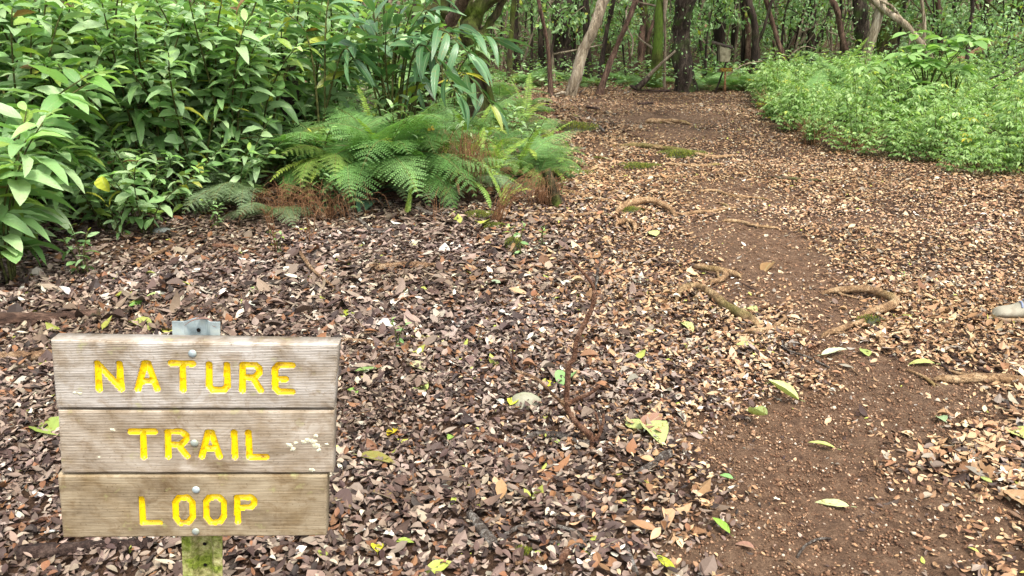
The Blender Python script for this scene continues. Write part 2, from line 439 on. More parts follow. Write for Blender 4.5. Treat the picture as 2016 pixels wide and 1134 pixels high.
def litter(name, label, y0, y1, dens, smin, smax, tpls, tilt, layer, keep=1.0):
    area = .70 * (y1 ** 2 - y0 ** 2) + 1.6 * (y1 - y0)
    n = int(dens * area)
    x, y = sample_ground(n, y0, y1)
    z = G(x, y)
    b = bare(x, y, z)
    under = sstep(.3, 1.0, xl(y) - x) * .5 + sstep(.4, 1.4, x - xr(y)) * .7
    patch = .75 + .5 * (vnoise(x * 2.1, y * 2.1, 31) - .25)
    ok = rng.random(n) < np.clip(patch, .45, 1) * (1 - .95 * b) * (1 - under) * keep
    x, y, z, b = x[ok], y[ok], z[ok], b[ok]; n = len(x)
    s = (smin + (smax - smin) * rng.random(n) ** 1.3) * np.where(rng.random(n) < .09, rng.uniform(1.4, 2.3, n), 1) * (1 - .35 * b) * (.8 + .45 * vnoise(x * 1.7, y * 1.7, 61)) * (1 + .5 * sstep(1.1, -.4, x - .12 * (y - 4)) * sstep(2.6, 4.0, y) - .12 * sstep(1.5, 3, x))
    z = z + rng.random(n) ** 1.2 * layer * (1 - .8 * b) + .004
    az = rng.uniform(0, 2 * math.pi, n)
    td = tilt * (1 - .5 * b)
    nrm = np.stack([rng.normal(0, 1, n) * td, rng.normal(0, 1, n) * td, np.ones(n)], -1); nrm /= np.linalg.norm(nrm, axis=1)[:, None]
    dr = np.stack([np.cos(az), np.sin(az), np.zeros(n)], -1); dr = dr - nrm * (dr * nrm).sum(1)[:, None]
    R = frames(dr, nrm)
    wB = np.clip(sstep(-.4, 1.9, x + .08 * (y - 3)) * .95 + sstep(5.5, 9, y) * .25, 0, 1)
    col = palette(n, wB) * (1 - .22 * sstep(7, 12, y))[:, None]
    pt = vnoise(x * 1.3, y * 1.3, 62) + .5 * vnoise(x * 4.1, y * 4.1, 63) - .75; pt = np.clip(pt * 1.6, -1, 1)
    col = col * (1 - .06 * sstep(1.0, -.6, x - .1 * (y - 4)))[:, None]
    col = col * (1 + .22 * pt)[:, None] * np.stack([1 - .04 * pt, 1 + 0 * pt, 1 + .10 * pt], -1)
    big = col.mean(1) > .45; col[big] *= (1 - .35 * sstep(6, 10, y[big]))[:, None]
    flip = rng.random(n) < .4
    R[flip, :, 2] *= -1; R[flip, :, 0] *= -1
    g = Geo(); k = rng.integers(0, len(tpls), n)
    for q, tp in enumerate(tpls):
        m = k == q
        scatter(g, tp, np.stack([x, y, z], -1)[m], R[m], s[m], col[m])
    return tag(g.build(name, M['litter'], smooth=False), label, kind='stuff')

near_t = [leaf_t(3, w, f, b, pk, .75, tw) for w, f, b, pk, tw in
          [(.5, .25, .25, .5, .3), (.6, .12, -.3, .55, -.5), (.42, .45, .15, .5, .6), (.66, .2, .35, .6, 0), (.34, .3, -.2, .42, .9), (.55, .6, .3, .5, -.3), (.5, .05, .5, .5, .2)]]
far_t = [leaf_t(1, w, f, b, .5, .8) for w, f, b in [(.55, .25, .2), (.5, -.2, -.2), (.62, .4, .1)]]
litter('leaf_litter', 'brown and grey fallen leaves covering the forest floor nearby', 1.35, 4.6, 5200, .018, .044, near_t, .17, .03)
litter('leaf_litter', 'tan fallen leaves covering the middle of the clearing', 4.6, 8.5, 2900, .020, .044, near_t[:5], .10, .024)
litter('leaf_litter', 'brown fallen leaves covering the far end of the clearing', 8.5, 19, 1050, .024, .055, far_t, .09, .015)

# soil crumbs
n = 260000
x, y = sample_ground(n, 1.7, 6.2); kk = rng.random(n) < np.where(y < 3.8, 1, .3); kk &= (x > -.3) & (x < 4); x, y = x[kk], y[kk]; n = len(x); z = G(x, y); b = bare(x, y, z); ok = rng.random(n) < b * .95 + .05
x, y, z = x[ok], y[ok], z[ok]; n = len(x)
oct_ = np.array([(1, 0, 0), (-1, 0, 0), (0, 1, 0), (0, -1, 0), (0, 0, .8), (0, 0, -.8)], float)
oT = np.array([(0, 2, 4), (2, 1, 4), (1, 3, 4), (3, 0, 4), (2, 0, 5), (1, 2, 5), (3, 1, 5), (0, 3, 5)])
g = Geo()
s = (.0018 + .006 * rng.random(n) ** 2) * np.where(rng.random(n) < .02, 1.8, 1)
V = oct_[None] * rng.uniform(.5, 1.4, (n, 6, 1)) * s[:, None, None]; a = rng.uniform(0, 6.28, n)
ca, sa = np.cos(a)[:, None], np.sin(a)[:, None]
V = np.stack([V[..., 0] * ca - V[..., 1] * sa, V[..., 0] * sa + V[..., 1] * ca, V[..., 2]], -1) + np.stack([x, y, z + s * .3], -1)[:, None]
g.add(V.reshape(-1, 3), None, (oT[None] + (np.arange(n) * 6)[:, None, None]).reshape(-1, 3))
tag(g.build('soil_crumbs', M['crumb'], attrs=False), 'crumbs of brown soil on the bare worn patches', kind='stuff')

# rootlets and twig litter
def squiggles(name, label, n, y0, y1, Lr, rr, mat, wig, lift, bias):
    x, y = sample_ground(n * 3, y0, y1); b = bare(x, y, G(x, y))
    ok = np.nonzero(rng.random(n * 3) < bias(x, y, b))[0][:n]
    g = Geo()
    for q in ok:
        L = rng.uniform(*Lr); a = rng.uniform(0, 6.28); m = 6
        px_, py_ = [x[q]], [y[q]]
        for _ in range(m - 1):
            a += rng.normal(0, wig); px_.append(px_[-1] + math.cos(a) * L / m); py_.append(py_[-1] + math.sin(a) * L / m)
        P = np.stack([px_, py_, G(np.array(px_), np.array(py_)) + lift * rng.uniform(.3, 1.3) + rng.normal(0, lift * .35, m)], -1)
        r = rng.uniform(*rr)
        tube(g, P, np.linspace(r, r * .5, m), 4 if r < .003 else 5)
    return tag(g.build(name, mat, attrs=False), label, kind='stuff')
squiggles('rootlets', 'fine orange rootlets threading over the bare soil', 1100, 1.7, 6, (.05, .22), (.0006, .0012), M['stick'], .5, .006, lambda x, y, b: .15 + b)
squiggles('twig_litter', 'thin pale twigs scattered through the fallen leaves', 900, 1.6, 10, (.06, .34), (.0013, .0035), M['stick'], .22, .02, lambda x, y, b: 1 - .9 * b)
squiggles('twig_litter', 'thin dark twigs scattered through the fallen leaves', 900, 1.6, 9, (.06, .34), (.0015, .005), M['stick_dark'], .2, .018, lambda x, y, b: (1 - .9 * b) * (.35 + .65 * (x < .6)))

# ------------------------------------------------------------------ the sign
def sgn_pose():
    pts = [(98, 670), (667, 678), (656, 934), (120, 934)]
    r = [ray(*p) for p in pts]
    dd = np.linalg.solve(np.stack([r[0], r[2], -r[1]], 1), r[3])
    P = [dd[0] * r[0], dd[2] * r[1], dd[1] * r[2], r[3]]
    s = .288 / np.linalg.norm(P[3] - P[0])
    P = [p * s for p in P]
    u = P[1] - P[0]; u /= np.linalg.norm(u); v = P[3] - P[0]
    nrm = np.cross(u, v); nrm /= np.linalg.norm(nrm)      # u x (down) points away from or to the camera
    if nrm[1] > 0: nrm = -nrm
    vv = np.cross(nrm, u); vv = vv if vv[2] > 0 else -vv
    return P[0] + np.array([0, 0, CAMZ]), u, vv, nrm
SO, SU, SV, SN = sgn_pose()          # origin, right, up, towards the viewer
def sp(px, py, off=0.0):
    d = ray(px, py); o = SO + SN * off; t = ((o - np.array([0, 0, CAMZ])) @ SN) / (d @ SN)
    q = np.array([0, 0, CAMZ]) + d * t - SO
    return np.array([q @ SU, q @ SV])
def s3(ab, off=0.0): return SO + SU * ab[..., :1] + SV * ab[..., 1:2] + SN * off

STROKES = [
 [  # NATURE
  [(191, 716), (195, 767)], [(191, 716), (238, 766)], [(234.5, 717), (238.5, 766)],
  [(284, 717), (271, 767)], [(291, 717), (309, 766)], [(284, 716), (291, 716)], [(277, 751), (301, 751)],
  [(337, 715.5), (379, 716.5)], [(358.5, 717), (360, 768)],
  [(411, 718), (411.5, 760), (418, 768), (440, 768.5), (447.5, 761), (446, 719)],
  [(477, 720), (477, 769)], [(478, 719), (503, 719.5), (510, 726), (510, 735), (502, 743), (480, 744)], [(497, 744), (513, 769)],
  [(575, 720), (548, 719.5), (541, 727), (541.5, 764), (549, 771.5), (575, 772)], [(544, 746.5), (562, 747)]],
 [  # TRAIL
  [(257, 850), (304, 850)], [(280.5, 851), (283, 900)],
  [(329.5, 853), (331, 899)], [(330, 851), (356, 850), (366, 857), (366, 866), (357, 875), (334, 876)], [(350, 876), (368, 898)],
  [(409, 853), (397, 899)], [(416, 853), (432, 899)], [(409, 852), (416, 852)], [(402, 883), (426, 883)],
  [(460.5, 852), (462.5, 900)],
  [(488.5, 852), (491, 899)], [(491, 900), (524, 900)]],
 [  # LOOP
  [(278, 983), (281, 1029)], [(281, 1030), (314, 1030)],
  [(345, 990), (352, 980), (369, 979.5), (378, 989), (379, 1018), (371, 1029), (354, 1030), (346, 1019), (345, 990)],
  [(405, 989), (412, 979.5), (431, 979), (440, 988), (440.5, 1017), (433, 1028), (415, 1029), (406, 1018), (405, 989)],
  [(466, 981), (468, 1028)], [(466, 980), (493, 979), (500, 985), (500, 993), (494, 999), (470, 1000)]]]
PL = [[(98, 670), (667, 678), (658, 805.5), (110, 805)],
      [(112.5, 808.5), (658, 809.5), (656, 932.5), (120, 932.5)],
      [(112, 936.5), (644.5, 935.5), (642, 1056), (123, 1060)]]

def wood_mat(name, a, b, c, green, lines):
    t = NT(name); v = t.obj()
    mp = t.node('ShaderNodeMapping'); mp.inputs['Scale'].default_value = (4, 9, 9); t.l.new(v, mp.inputs[0])
    mp2 = t.node('ShaderNodeMapping'); mp2.inputs['Scale'].default_value = (9, 260, 260); t.l.new(v, mp2.inputs[0])
    n1 = t.noise(mp.outputs[0], 2.2, 6, .6, .5); n2 = t.noise(v, 13, 5, .6); n3 = t.noise(mp2.outputs[0], 1.3, 3, .7); n4 = t.noise(v, 160, 3, .6)
    sep = t.node('ShaderNodeSeparateXYZ'); t.l.new(v, sep.inputs[0])
    saw = t.math('SINE', t.math('ADD', t.math('MULTIPLY', sep.outputs[1], 1850.0), t.math('MULTIPLY', n2, 9.0)))
    col = t.ramp(n1, [(.3, tuple(lin(a))), (.52, tuple(lin(b))), (.72, tuple(lin(c)))])
    col = t.mix(t.ramp(n2, [(.46, (0, 0, 0)), (.64, (.8, .8, .8))]), col, t.mix(1.0, col, (.66, .58, .46), 'MULTIPLY'))
    lt = t.mix(1.0, col, (1.5, 1.5, 1.5), 'MULTIPLY')
    col = t.mix(t.math('MULTIPLY', t.math('ADD', t.math('MULTIPLY', saw, .5), .5), lines), t.mix(1.0, col, (.78, .76, .74), 'MULTIPLY'), lt)
    col = t.mix(t.ramp(n3, [(.36, (.5, .5, .5)), (.52, (0, 0, 0))]), col, t.mix(1.0, col, (.55, .5, .45), 'MULTIPLY'))
    col = t.mix(t.ramp(n4, [(.6, (0, 0, 0)), (.72, (.7, .7, .7))]), col, t.mix(1.0, col, (.42, .37, .3), 'MULTIPLY'))
    st = t.ramp(t.noise(v, 19, 5, .7, 1.0), [(.52, (0, 0, 0)), (.68, (.7, .7, .7))])
    col = t.mix(st, col, t.mix(1.0, col, (.6, .5, .38), 'MULTIPLY'))
    gr = t.ramp(t.noise(v, 26, 4, .6), [(.62, (0, 0, 0)), (.72, (green, green, green))])
    col = t.mix(gr, col, tuple(lin((176, 178, 120))))
    h = t.math('ADD', t.math('MULTIPLY', n3, .6), t.math('MULTIPLY', saw, .14 + lines * .3))
    return t.done(t.principled(col, .85, .2, t.bump(h, .5, .0016)))
WM = [wood_mat('weathered grey plank', (150, 141, 128), (178, 171, 161), (200, 195, 188), .4, .5),
      wood_mat('weathered middle plank', (142, 129, 110), (173, 161, 144), (196, 187, 173), .35, .4),
      wood_mat('weathered brown plank', (136, 121, 98), (166, 151, 124), (188, 174, 147), .5, .08)]
def paint_mat():
    t = NT('yellow sign paint'); v = t.obj()
    n = t.noise(v, 95, 5, .65); n2 = t.noise(v, 30, 3)
    y = tuple(lin((240, 206, 12)))
    c = t.mix(t.ramp(t.math('ADD', n, t.math('MULTIPLY', n2, .5)), [(.80, (0, 0, 0)), (.98, (.9, .9, .9))]), y, tuple(lin((176, 118, 12))))
    c = t.mix(t.ramp(t.noise(v, 300, 3, .7), [(.60, (0, 0, 0)), (.68, (.8, .8, .8))]), c, tuple(lin((100, 66, 20))))
    return t.done(t.principled(c, .38, .6, t.bump(n, .5, .001)))
M['paint'] = paint_mat()
def galv_mat():
    t = NT('galvanised steel'); v = t.obj(); n = t.noise(v, 40, 4); n2 = t.noise(v, 10, 4, .7); sep = t.node('ShaderNodeSeparateXYZ'); t.l.new(v, sep.inputs[0])
    c = t.ramp(n, [(.35, tuple(lin((140, 152, 152)))), (.65, tuple(lin((190, 204, 206))))])
    c = t.mix(t.ramp(n2, [(.45, (0, 0, 0)), (.62, (.8, .8, .8))]), c, tuple(lin((146, 144, 104))))
    return t.done(t.principled(c, .45, .5, t.bump(n, .3, .001), metal=.35))
M['galv'] = galv_mat()
def mossy_post_mat():
    t = NT('algae covered post'); v = t.obj(); n = t.noise(v, 26, 5, .6); n2 = t.noise(v, 120, 4, .7); n3 = t.noise(v, 14, 3)
    c = t.ramp(n2, [(.3, tuple(lin((112, 104, 66)))), (.5, tuple(lin((168, 158, 108)))), (.7, tuple(lin((205, 200, 150))))])
    sep = t.node('ShaderNodeSeparateXYZ'); t.l.new(v, sep.inputs[0])
    g = t.ramp(n2, [(.35, tuple(lin((66, 84, 14)))), (.65, tuple(lin((140, 158, 48))))])
    c = t.mix(t.ramp(n, [(.36, (0, 0, 0)), (.58, (.9, .9, .9))]), c, g)
    return t.done(t.principled(c, .9, .15, t.bump(n2, .7, .004)))
M['postmoss'] = mossy_post_mat()

sb = SO + SV * -.432 + SU * .26
gz = float(G(sb[0], sb[1]))
SB = np.array([sb[0], sb[1], gz])
sign = thing('trail_sign', 'weathered three-plank sign with routed yellow letters reading NATURE TRAIL LOOP', 'sign', SB)
# parts get the sign plane's own frame
SM = Matrix(((SU[0], SV[0], SN[0], SO[0] - SB[0]), (SU[1], SV[1], SN[1], SO[1] - SB[1]), (SU[2], SV[2], SN[2], SO[2] - SB[2]), (0, 0, 0, 1)))
def on_sign(o): o.parent = sign; o.matrix_local = SM; return o
TH = .036
plank_names = ['greyest plank, reading NATURE', 'plank with pale lichen spots, reading TRAIL', 'browner short plank, reading LOOP']
for k, (quad, strokes) in enumerate(zip(PL, STROKES)):
    A = np.array([sp(*p) for p in quad])
    nu, nv = 540, 132
    u = np.linspace(0, 1, nu)[None, :, None]; v = np.linspace(0, 1, nv)[:, None, None]
    grid = (A[0] * (1 - u) + A[1] * u) * (1 - v) + (A[3] * (1 - u) + A[2] * u) * v
    dist = np.full((nv, nu), 9.0)
    for st in strokes:
        pts = [sp(*p) for p in st]
        for p, q in zip(pts[:-1], pts[1:]):
            ab = q - p; tt = np.clip(((grid - p) @ ab) / (ab @ ab), 0, 1)
            dist = np.minimum(dist, np.linalg.norm(grid - (p + tt[..., None] * ab), axis=-1))
    RW = .0067
    depth = .0085 * np.sqrt(np.clip(1 - (dist / RW) ** 2, 0, 1))
    # rounded worn edges of the plank
    W = np.linalg.norm(A[1] - A[0]); H = np.linalg.norm(A[3] - A[0])
    ed = np.minimum(np.minimum(u[..., 0], 1 - u[..., 0]) * W * (1 + 0 * v[..., 0]), np.minimum(v[..., 0], 1 - v[..., 0]) * H * (1 + 0 * u[..., 0]))
    er = .005 + .002 * vnoise(grid[..., 0] * 60, grid[..., 1] * 60, 4)
    rd = er * (1 - np.sqrt(np.clip(1 - (1 - np.clip(ed / er, 0, 1)) ** 2, 0, 1)))
    grain = .0004 * (vnoise(grid[..., 0] * 12, grid[..., 1] * 420, 6) - .5)
    zz = -depth - rd * .9 + grain
    V = np.concatenate([grid, zz[..., None]], -1).reshape(-1, 3)
    ii = np.arange(nv - 1)[:, None] * nu; jj = np.arange(nu - 1)[None]
    Qd = np.stack([ii + nu + jj, ii + nu + jj + 1, ii + jj + 1, ii + jj], -1).reshape(-1, 4)
    dc = (dist[:-1, :-1] + dist[1:, 1:] + dist[1:, :-1] + dist[:-1, 1:]).reshape(-1) / 4
    inn = dc < RW * .96
    # back box
    per = np.concatenate([np.arange(nu), np.arange(1, nv) * nu + nu - 1, (nv - 1) * nu + np.arange(nu - 2, -1, -1), np.arange(nv - 2, 0, -1) * nu])
    base = len(V); B = V[per].copy(); B[:, 2] = -TH
    m = np.arange(len(per)); m2 = (m + 1) % len(per)
    Qs = np.stack([per[m], per[m2], base + m2, base + m], -1)
    c0 = base + len(per); V2 = np.vstack([V, B, [[*A.mean(0), -TH]]])
    Tb = np.stack([np.full(len(m), c0), base + m, base + m2], -1)
    pl = mk('plank', V2, np.vstack([Qd[~inn], Qs]), Tb, WM[k]); on_sign(pl); pl['label'] = plank_names[k]
    used = np.unique(Qd[inn]); mp_ = -np.ones(len(V), int); mp_[used] = np.arange(len(used))
    le = mk('lettering', V[used], mp_[Qd[inn]], None, M['paint'], parent=pl)
# lichen spots on the middle plank
SPOT = []
for (px, py, r) in [(570, 876, 7), (577, 884, 6), (598, 870, 6), (607, 867, 8), (617, 869, 7), (624, 878, 9), (628, 886, 5), (614, 925, 7), (622, 858, 6), (643, 874, 4), (222, 846, 5), (157, 775, 5), (147, 773, 4), (195, 900, 3), (582, 872, 5)]:
    c = sp(px, py)
    rr = r / FPX * 1.45
    a = np.linspace(0, 2 * math.pi, 14, endpoint=False); rad = rr * rng.uniform(.6, 1.2, 14)
    ring = np.stack([c[0] + np.cos(a) * rad * 1.1, c[1] + np.sin(a) * rad * .8, np.full(14, .0003)], -1)
    ring2 = ring.copy(); ring2[:, :2] = c + (ring[:, :2] - c) * .7; ring2[:, 2] = .0011
    q = np.arange(14); q2 = (q + 1) % 14
    SPOT.append((np.vstack([ring, ring2, [[c[0], c[1], .0013]]]), np.stack([q, q2, 14 + q2, 14 + q], -1), np.stack([14 + q, 14 + q2, np.full(14, 28)], -1)))
t = NT('pale lichen'); t.done(t.principled(t.ramp(t.noise(t.obj(), 260, 4), [(.35, tuple(lin((176, 168, 136)))), (.6, tuple(lin((222, 218, 192))))]), .9, .1)); 
for v_, q_, t_ in SPOT: on_sign(mk('lichen_patch', v_, q_, t_, t.m))
# bolts
for (px, py) in [(379, 696), (383, 872), (386, 964), (385.5, 1046)]:
    c = sp(px, py); g = Geo(); rr = .0078; prof = [(1.0, 0), (1.0, .0012), (.85, .0026), (.55, .0036), (.2, .004)]
    a = np.linspace(0, 2 * math.pi, 16, endpoint=False)
    V = np.concatenate([np.stack([c[0] + np.cos(a) * rr * p, c[1] + np.sin(a) * rr * p, np.full(16, h)], -1) for p, h in prof])
    Qb = [(16 * k_ + q, 16 * k_ + (q + 1) % 16, 16 * k_ + 16 + (q + 1) % 16, 16 * k_ + 16 + q) for k_ in range(4) for q in range(16)]
    V = np.vstack([V, [[c[0], c[1], .0041]]]); Tb = [(64 + q, 64 + (q + 1) % 16, 80) for q in range(16)]
    g.add(V, Qb, Tb); on_sign(g.build('bolt', M['galv'], attrs=False))
# steel channel post: hat section, open side towards the planks
def hat(a0, a1, b_top, b_bot, depth, crest, zf):
    """front-facing outline across the post: flanges at zf, valley pushed back by depth"""
    W = a1 - a0
    prof = [(0, -.006), (.0, 0), (.16, 0), (.24, 0), (.30, -.25), (.36, -.75), (.42, -1), (.62, -1), (.68, -.8), (.74, -.25), (.80, 0), (.97, 0), (1.0, -.02)]
    prof = [(p, q * depth) for p, q in prof]
    rows = np.linspace(b_top, b_bot, 60); m = len(prof); V = []
    for b_ in rows:
        for (p, q) in prof: V.append((a0 + W * p, b_, zf + q))
    for b_ in rows:
        for (p, q) in prof: V.append((a0 + W * p, b_, zf + q - .0035))
    n_ = len(rows); Qh = []
    for r_ in range(n_ - 1):
        for c_ in range(m - 1):
            a = r_ * m + c_; Qh += [(a, a + m, a + m + 1, a + 1), (n_ * m + a, n_ * m + a + 1, n_ * m + a + m + 1, n_ * m + a + m)]
        for c_ in (0, m - 1):
            a = r_ * m + c_; Qh.append((a, a + m, n_ * m + a + m, n_ * m + a))
    for r_ in (0, n_ - 1):
        for c_ in range(m - 1):
            a = r_ * m + c_; Qh.append((a, a + 1, n_ * m + a + 1, n_ * m + a))
    return np.array(V), np.array(Qh)
ZF = -TH - .002
top = sp(388, 634, ZF); pb0, pb1 = sp(357, 1134, ZF), sp(438, 1134, ZF); pt0, pt1 = sp(340, 650, ZF), sp(434, 650, ZF)
mid0, mid1 = sp(357, 1062, ZF)[0], sp(437, 1062, ZF)[0]
zdown = -(SO[2] - gz) / -SV[2] if False else -(SO[2] - gz + .1) / SV[2]
Vh, Qh = hat(0, 1, top[1], zdown, .020, .01, ZF)
tb = (Vh[:, 1] - top[1]) / (sp(397, 1062, ZF)[1] - top[1])
a0 = pt0[0] + (mid0 - pt0[0]) * tb; a1 = pt1[0] + (mid1 - pt1[0]) * tb
Vh[:, 0] = a0 + (a1 - a0) * Vh[:, 0]
# the crest rises a little above the flanges at the very top
cut = -.432 * .9
faces_top = (Vh[Qh][:, :, 1].mean(1) > cut)
post = on_sign(mk('post', Vh, Qh[~faces_top], None, M['postmoss'], smooth=False)); post['label'] = 'lower steel post furred green with algae'
cap = on_sign(mk('post', Vh, Qh[faces_top], None, M['galv'], smooth=False)); cap['label'] = 'bare galvanised top end of the steel post'
# punched holes read as dark slugs sunk in the valley
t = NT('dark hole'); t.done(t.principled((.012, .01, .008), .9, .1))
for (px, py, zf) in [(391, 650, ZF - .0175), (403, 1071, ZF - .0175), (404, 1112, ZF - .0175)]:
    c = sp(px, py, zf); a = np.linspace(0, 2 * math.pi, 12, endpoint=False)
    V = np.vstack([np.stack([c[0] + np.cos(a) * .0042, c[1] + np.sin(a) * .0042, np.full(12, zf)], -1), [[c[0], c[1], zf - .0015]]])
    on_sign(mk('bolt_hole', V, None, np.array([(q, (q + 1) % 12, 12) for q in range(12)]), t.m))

# ------------------------------------------------------------------ shoots, shrubs, seedlings, ginger
GREEN = [((148, 178, 126), 5), ((132, 168, 106), 6), ((106, 144, 82), 5), ((166, 192, 140), 3), ((138, 164, 72), 1.5), ((172, 176, 70), .35), ((126, 96, 60), .12)]
def greens(n, P=GREEN, k=1.0):
    c = np.array([lin(p[0]) for p in P]); p = np.array([p[1] for p in P], float); p /= p.sum()
    return c[rng.choice(len(P), n, p=p)] * rng.uniform(.8, 1.2, n)[:, None] * k
shrub_t = [leaf_t(7, w, f, b, .47, .72, tw, .06, wv) for w, f, b, tw, wv in [(.35, .18, .35, .2, .12), (.31, .22, .5, -.25, .15), (.36, .1, .2, .35, .1), (.32, .25, .65, 0, .14)]]
def shoot(gl, gs, P, r0, n, L, t0=.2, up0=.45, spread=.35, pal=GREEN, tpls=shrub_t, tipk=.55, k=1.0, phase=0.0):
    """leaves in a spiral up the stem P"""
    tube(gs, P, np.linspace(r0, r0 * .4, len(P)), 6)
    ts = np.linspace(t0, 1, n); Pi = np.stack([np.interp(ts, np.linspace(0, 1, len(P)), P[:, q]) for q in range(3)], -1)
    T = np.gradient(P, axis=0); T /= np.linalg.norm(T, axis=1)[:, None]
    Ti = np.stack([np.interp(ts, np.linspace(0, 1, len(P)), T[:, q]) for q in range(3)], -1)
    az = np.arange(n) * 2.39996 + phase + rng.normal(0, .25, n)
    h = np.stack([np.cos(az), np.sin(az), 0 * az], -1)
    el = up0 * (.2 + .9 * ts) + rng.normal(0, spread * .5, n) - .15
    el[-4:] += .35
    dr = h * np.cos(el)[:, None] + (Ti * .6 + np.array([0, 0, .4])) * np.sin(el)[:, None]
    R = frames(dr, None, rng.normal(0, .35, n))
    s = L * rng.uniform(.75, 1.15, n) * np.interp(ts, [0, .35, .8, 1], [.75, 1, .95, tipk])
    c = greens(n, pal, k); c[ts > .93] *= np.array([1.15, 1.2, .8])
    q = rng.integers(0, len(tpls), n)
    for j_, tp in enumerate(tpls):
        m = q == j_; scatter(gl, tp, Pi[m], R[m], s[m], c[m])

def shrub_proto(name, label, H, stems, n, L, lean, pal=GREEN, k=1.0):
    root = thing(name, label, 'shrub', (0, 0, -50))
    for s_ in range(stems):
        gl, gs = Geo(), Geo()
        az = 6.283 * s_ / stems + rng.uniform(-.5, .5); ln = lean * rng.uniform(.5, 1.3); h = H * rng.uniform(.72, 1.05)
        P = smoothline([(0.03 * math.cos(az), .03 * math.sin(az), -.03), (ln * .35 * math.cos(az), ln * .35 * math.sin(az), h * .45), (ln * .8 * math.cos(az + .2), ln * .8 * math.sin(az + .2), h * .8), (ln * 1.2 * math.cos(az + .3), ln * 1.2 * math.sin(az + .3), h)], 12)
        shoot(gl, gs, P, .009 * max(H, .5) / 1.5 + .002, n, L, .18, pal=pal, k=k, phase=rng.uniform(0, 6))
        st = gs.build('stem', M['stem'], root, attrs=False)
        gl.build('leaves', M['shrub'], st)
    return root
SH = [shrub_proto('leafy_shrub', 'x', 1.75, 8, 30, .29, .5), shrub_proto('leafy_shrub', 'x', 1.45, 8, 28, .25, .6, k=.95), shrub_proto('leafy_shrub', 'x', 1.95, 8, 32, .27, .45, k=1)]
SF = [shrub_proto('leafy_shrub', 'x', .95, 8, 20, .30, .5, k=1.1), shrub_proto('leafy_shrub', 'x', .75, 7, 18, .2, .38)]
SS = [shrub_proto('seedling', 'x', .30, 3, 8, .085, .07, k=1.05), shrub_proto('seedling', 'x', .17, 2, 6, .06, .04, k=1.2), shrub_proto('seedling', 'x', .45, 4, 10, .12, .14, k=.95)]
_used = set()
def place(protos, k, p, rz, s, label, group=None):
    root = protos[k]
    if id(root) not in _used:
        _used.add(id(root)); root.location = p; root.rotation_euler = (0, 0, rz); root.scale = (s,) * 3
        root['label'] = label
        if group: root['group'] = group
        return root
    return dup(root, p, rz, s, label, group)
def gp(x, y, dz=0.0): return Vector((x, y, float(G(x, y)) + dz))
GS = 'shrubs massed on the left bank'
front = [((18, 560), 0, 1.05, 'low broad-leaved shrub spilling from the left border above the white shell leaves'),
         ((60, 500), 0, .95, 'large pale green shrub between the left border and the tan fallen leaf'),
         ((-60, 470), 0, 1.3, 'tallest of the near shrubs, with long grey-green leaves cut by the left border'),
         ((215, 455), 1, .8, 'small glossy shrub above the cut pale stick'),
         ((290, 462), 1, .85, 'small leafy shrub spreading over the grey stone'),
         ((360, 425), 1, .75, 'sparse young shrub beside the tan curled leaf'),
         ((150, 430), 0, .8, 'drooping shrub over the bare dark hollow'),
         ((480, 405), 1, .9, 'shrub hanging over the grey-green fern on the left')]
for q, ((px, py), k, s, lab) in enumerate(front):
    place(SF, k, at(px, py), q * 1.3, s, lab, GS)
back = [(80, 440, 0, .85, 'tall shrub with drooping leaves at the left border'), (200, 405, 1, .9, 'tall shrub above the small yellow curled leaf'), (300, 395, 0, .88, 'tall dense shrub in the middle of the left bank'),
        (400, 380, 1, .95, 'tall shrub behind the hanging mottled leaves'), (470, 370, 0, .85, 'tall shrub with arching tips left of the dark tree-fern trunk'), (-60, 400, 2, .9, 'tall shrub partly outside the left border'),
        (20, 370, 2, .95, 'shrub of the second row nearest the left border'), (130, 360, 0, .95, 'shrub of the second row with an upright stem'), (240, 350, 2, .9, 'shrub of the second row behind the grey stone'),
        (345, 345, 1, 1.05, 'shrub of the second row with small pale tips'), (440, 340, 2, .85, 'shrub of the second row nearest the dark tree-fern trunk'), (520, 330, 1, .95, 'narrow shrub whose tip overhangs the dark tree-fern trunk')]
for q, (px, py, k, s, lab) in enumerate(back):
    place(SH, k, at(px, py), q * 2.1 + .4, s, lab, GS)
for q, (x, y, k, s) in enumerate([(-4.6, 7.6, 0, 1.1), (-3.7, 8.0, 2, 1.05), (-2.9, 7.8, 1, 1.2), (-2.2, 8.1, 0, .95), (-5.6, 7.4, 2, 1.1), (-4.2, 9.2, 1, 1.3), (-3.1, 9.3, 0, 1.1), (-2.1, 9.6, 2, .95), (-5.3, 9.4, 0, 1.2), (-1.5, 10.3, 1, .9), (-6.5, 8.6, 1, 1.3), (-1.4, 8.9, 0, .95), (-.9, 10.2, 1, 1.0), (-2.3, 11, 2, 1.1), (-1.9, 7.6, 1, .95)]):
    place(SH, k, gp(x, y), q * 1.7, s, 'shrub deep in the thicket of the left bank, mostly hidden by nearer leaves', 'hidden rear shrubs of the left bank')

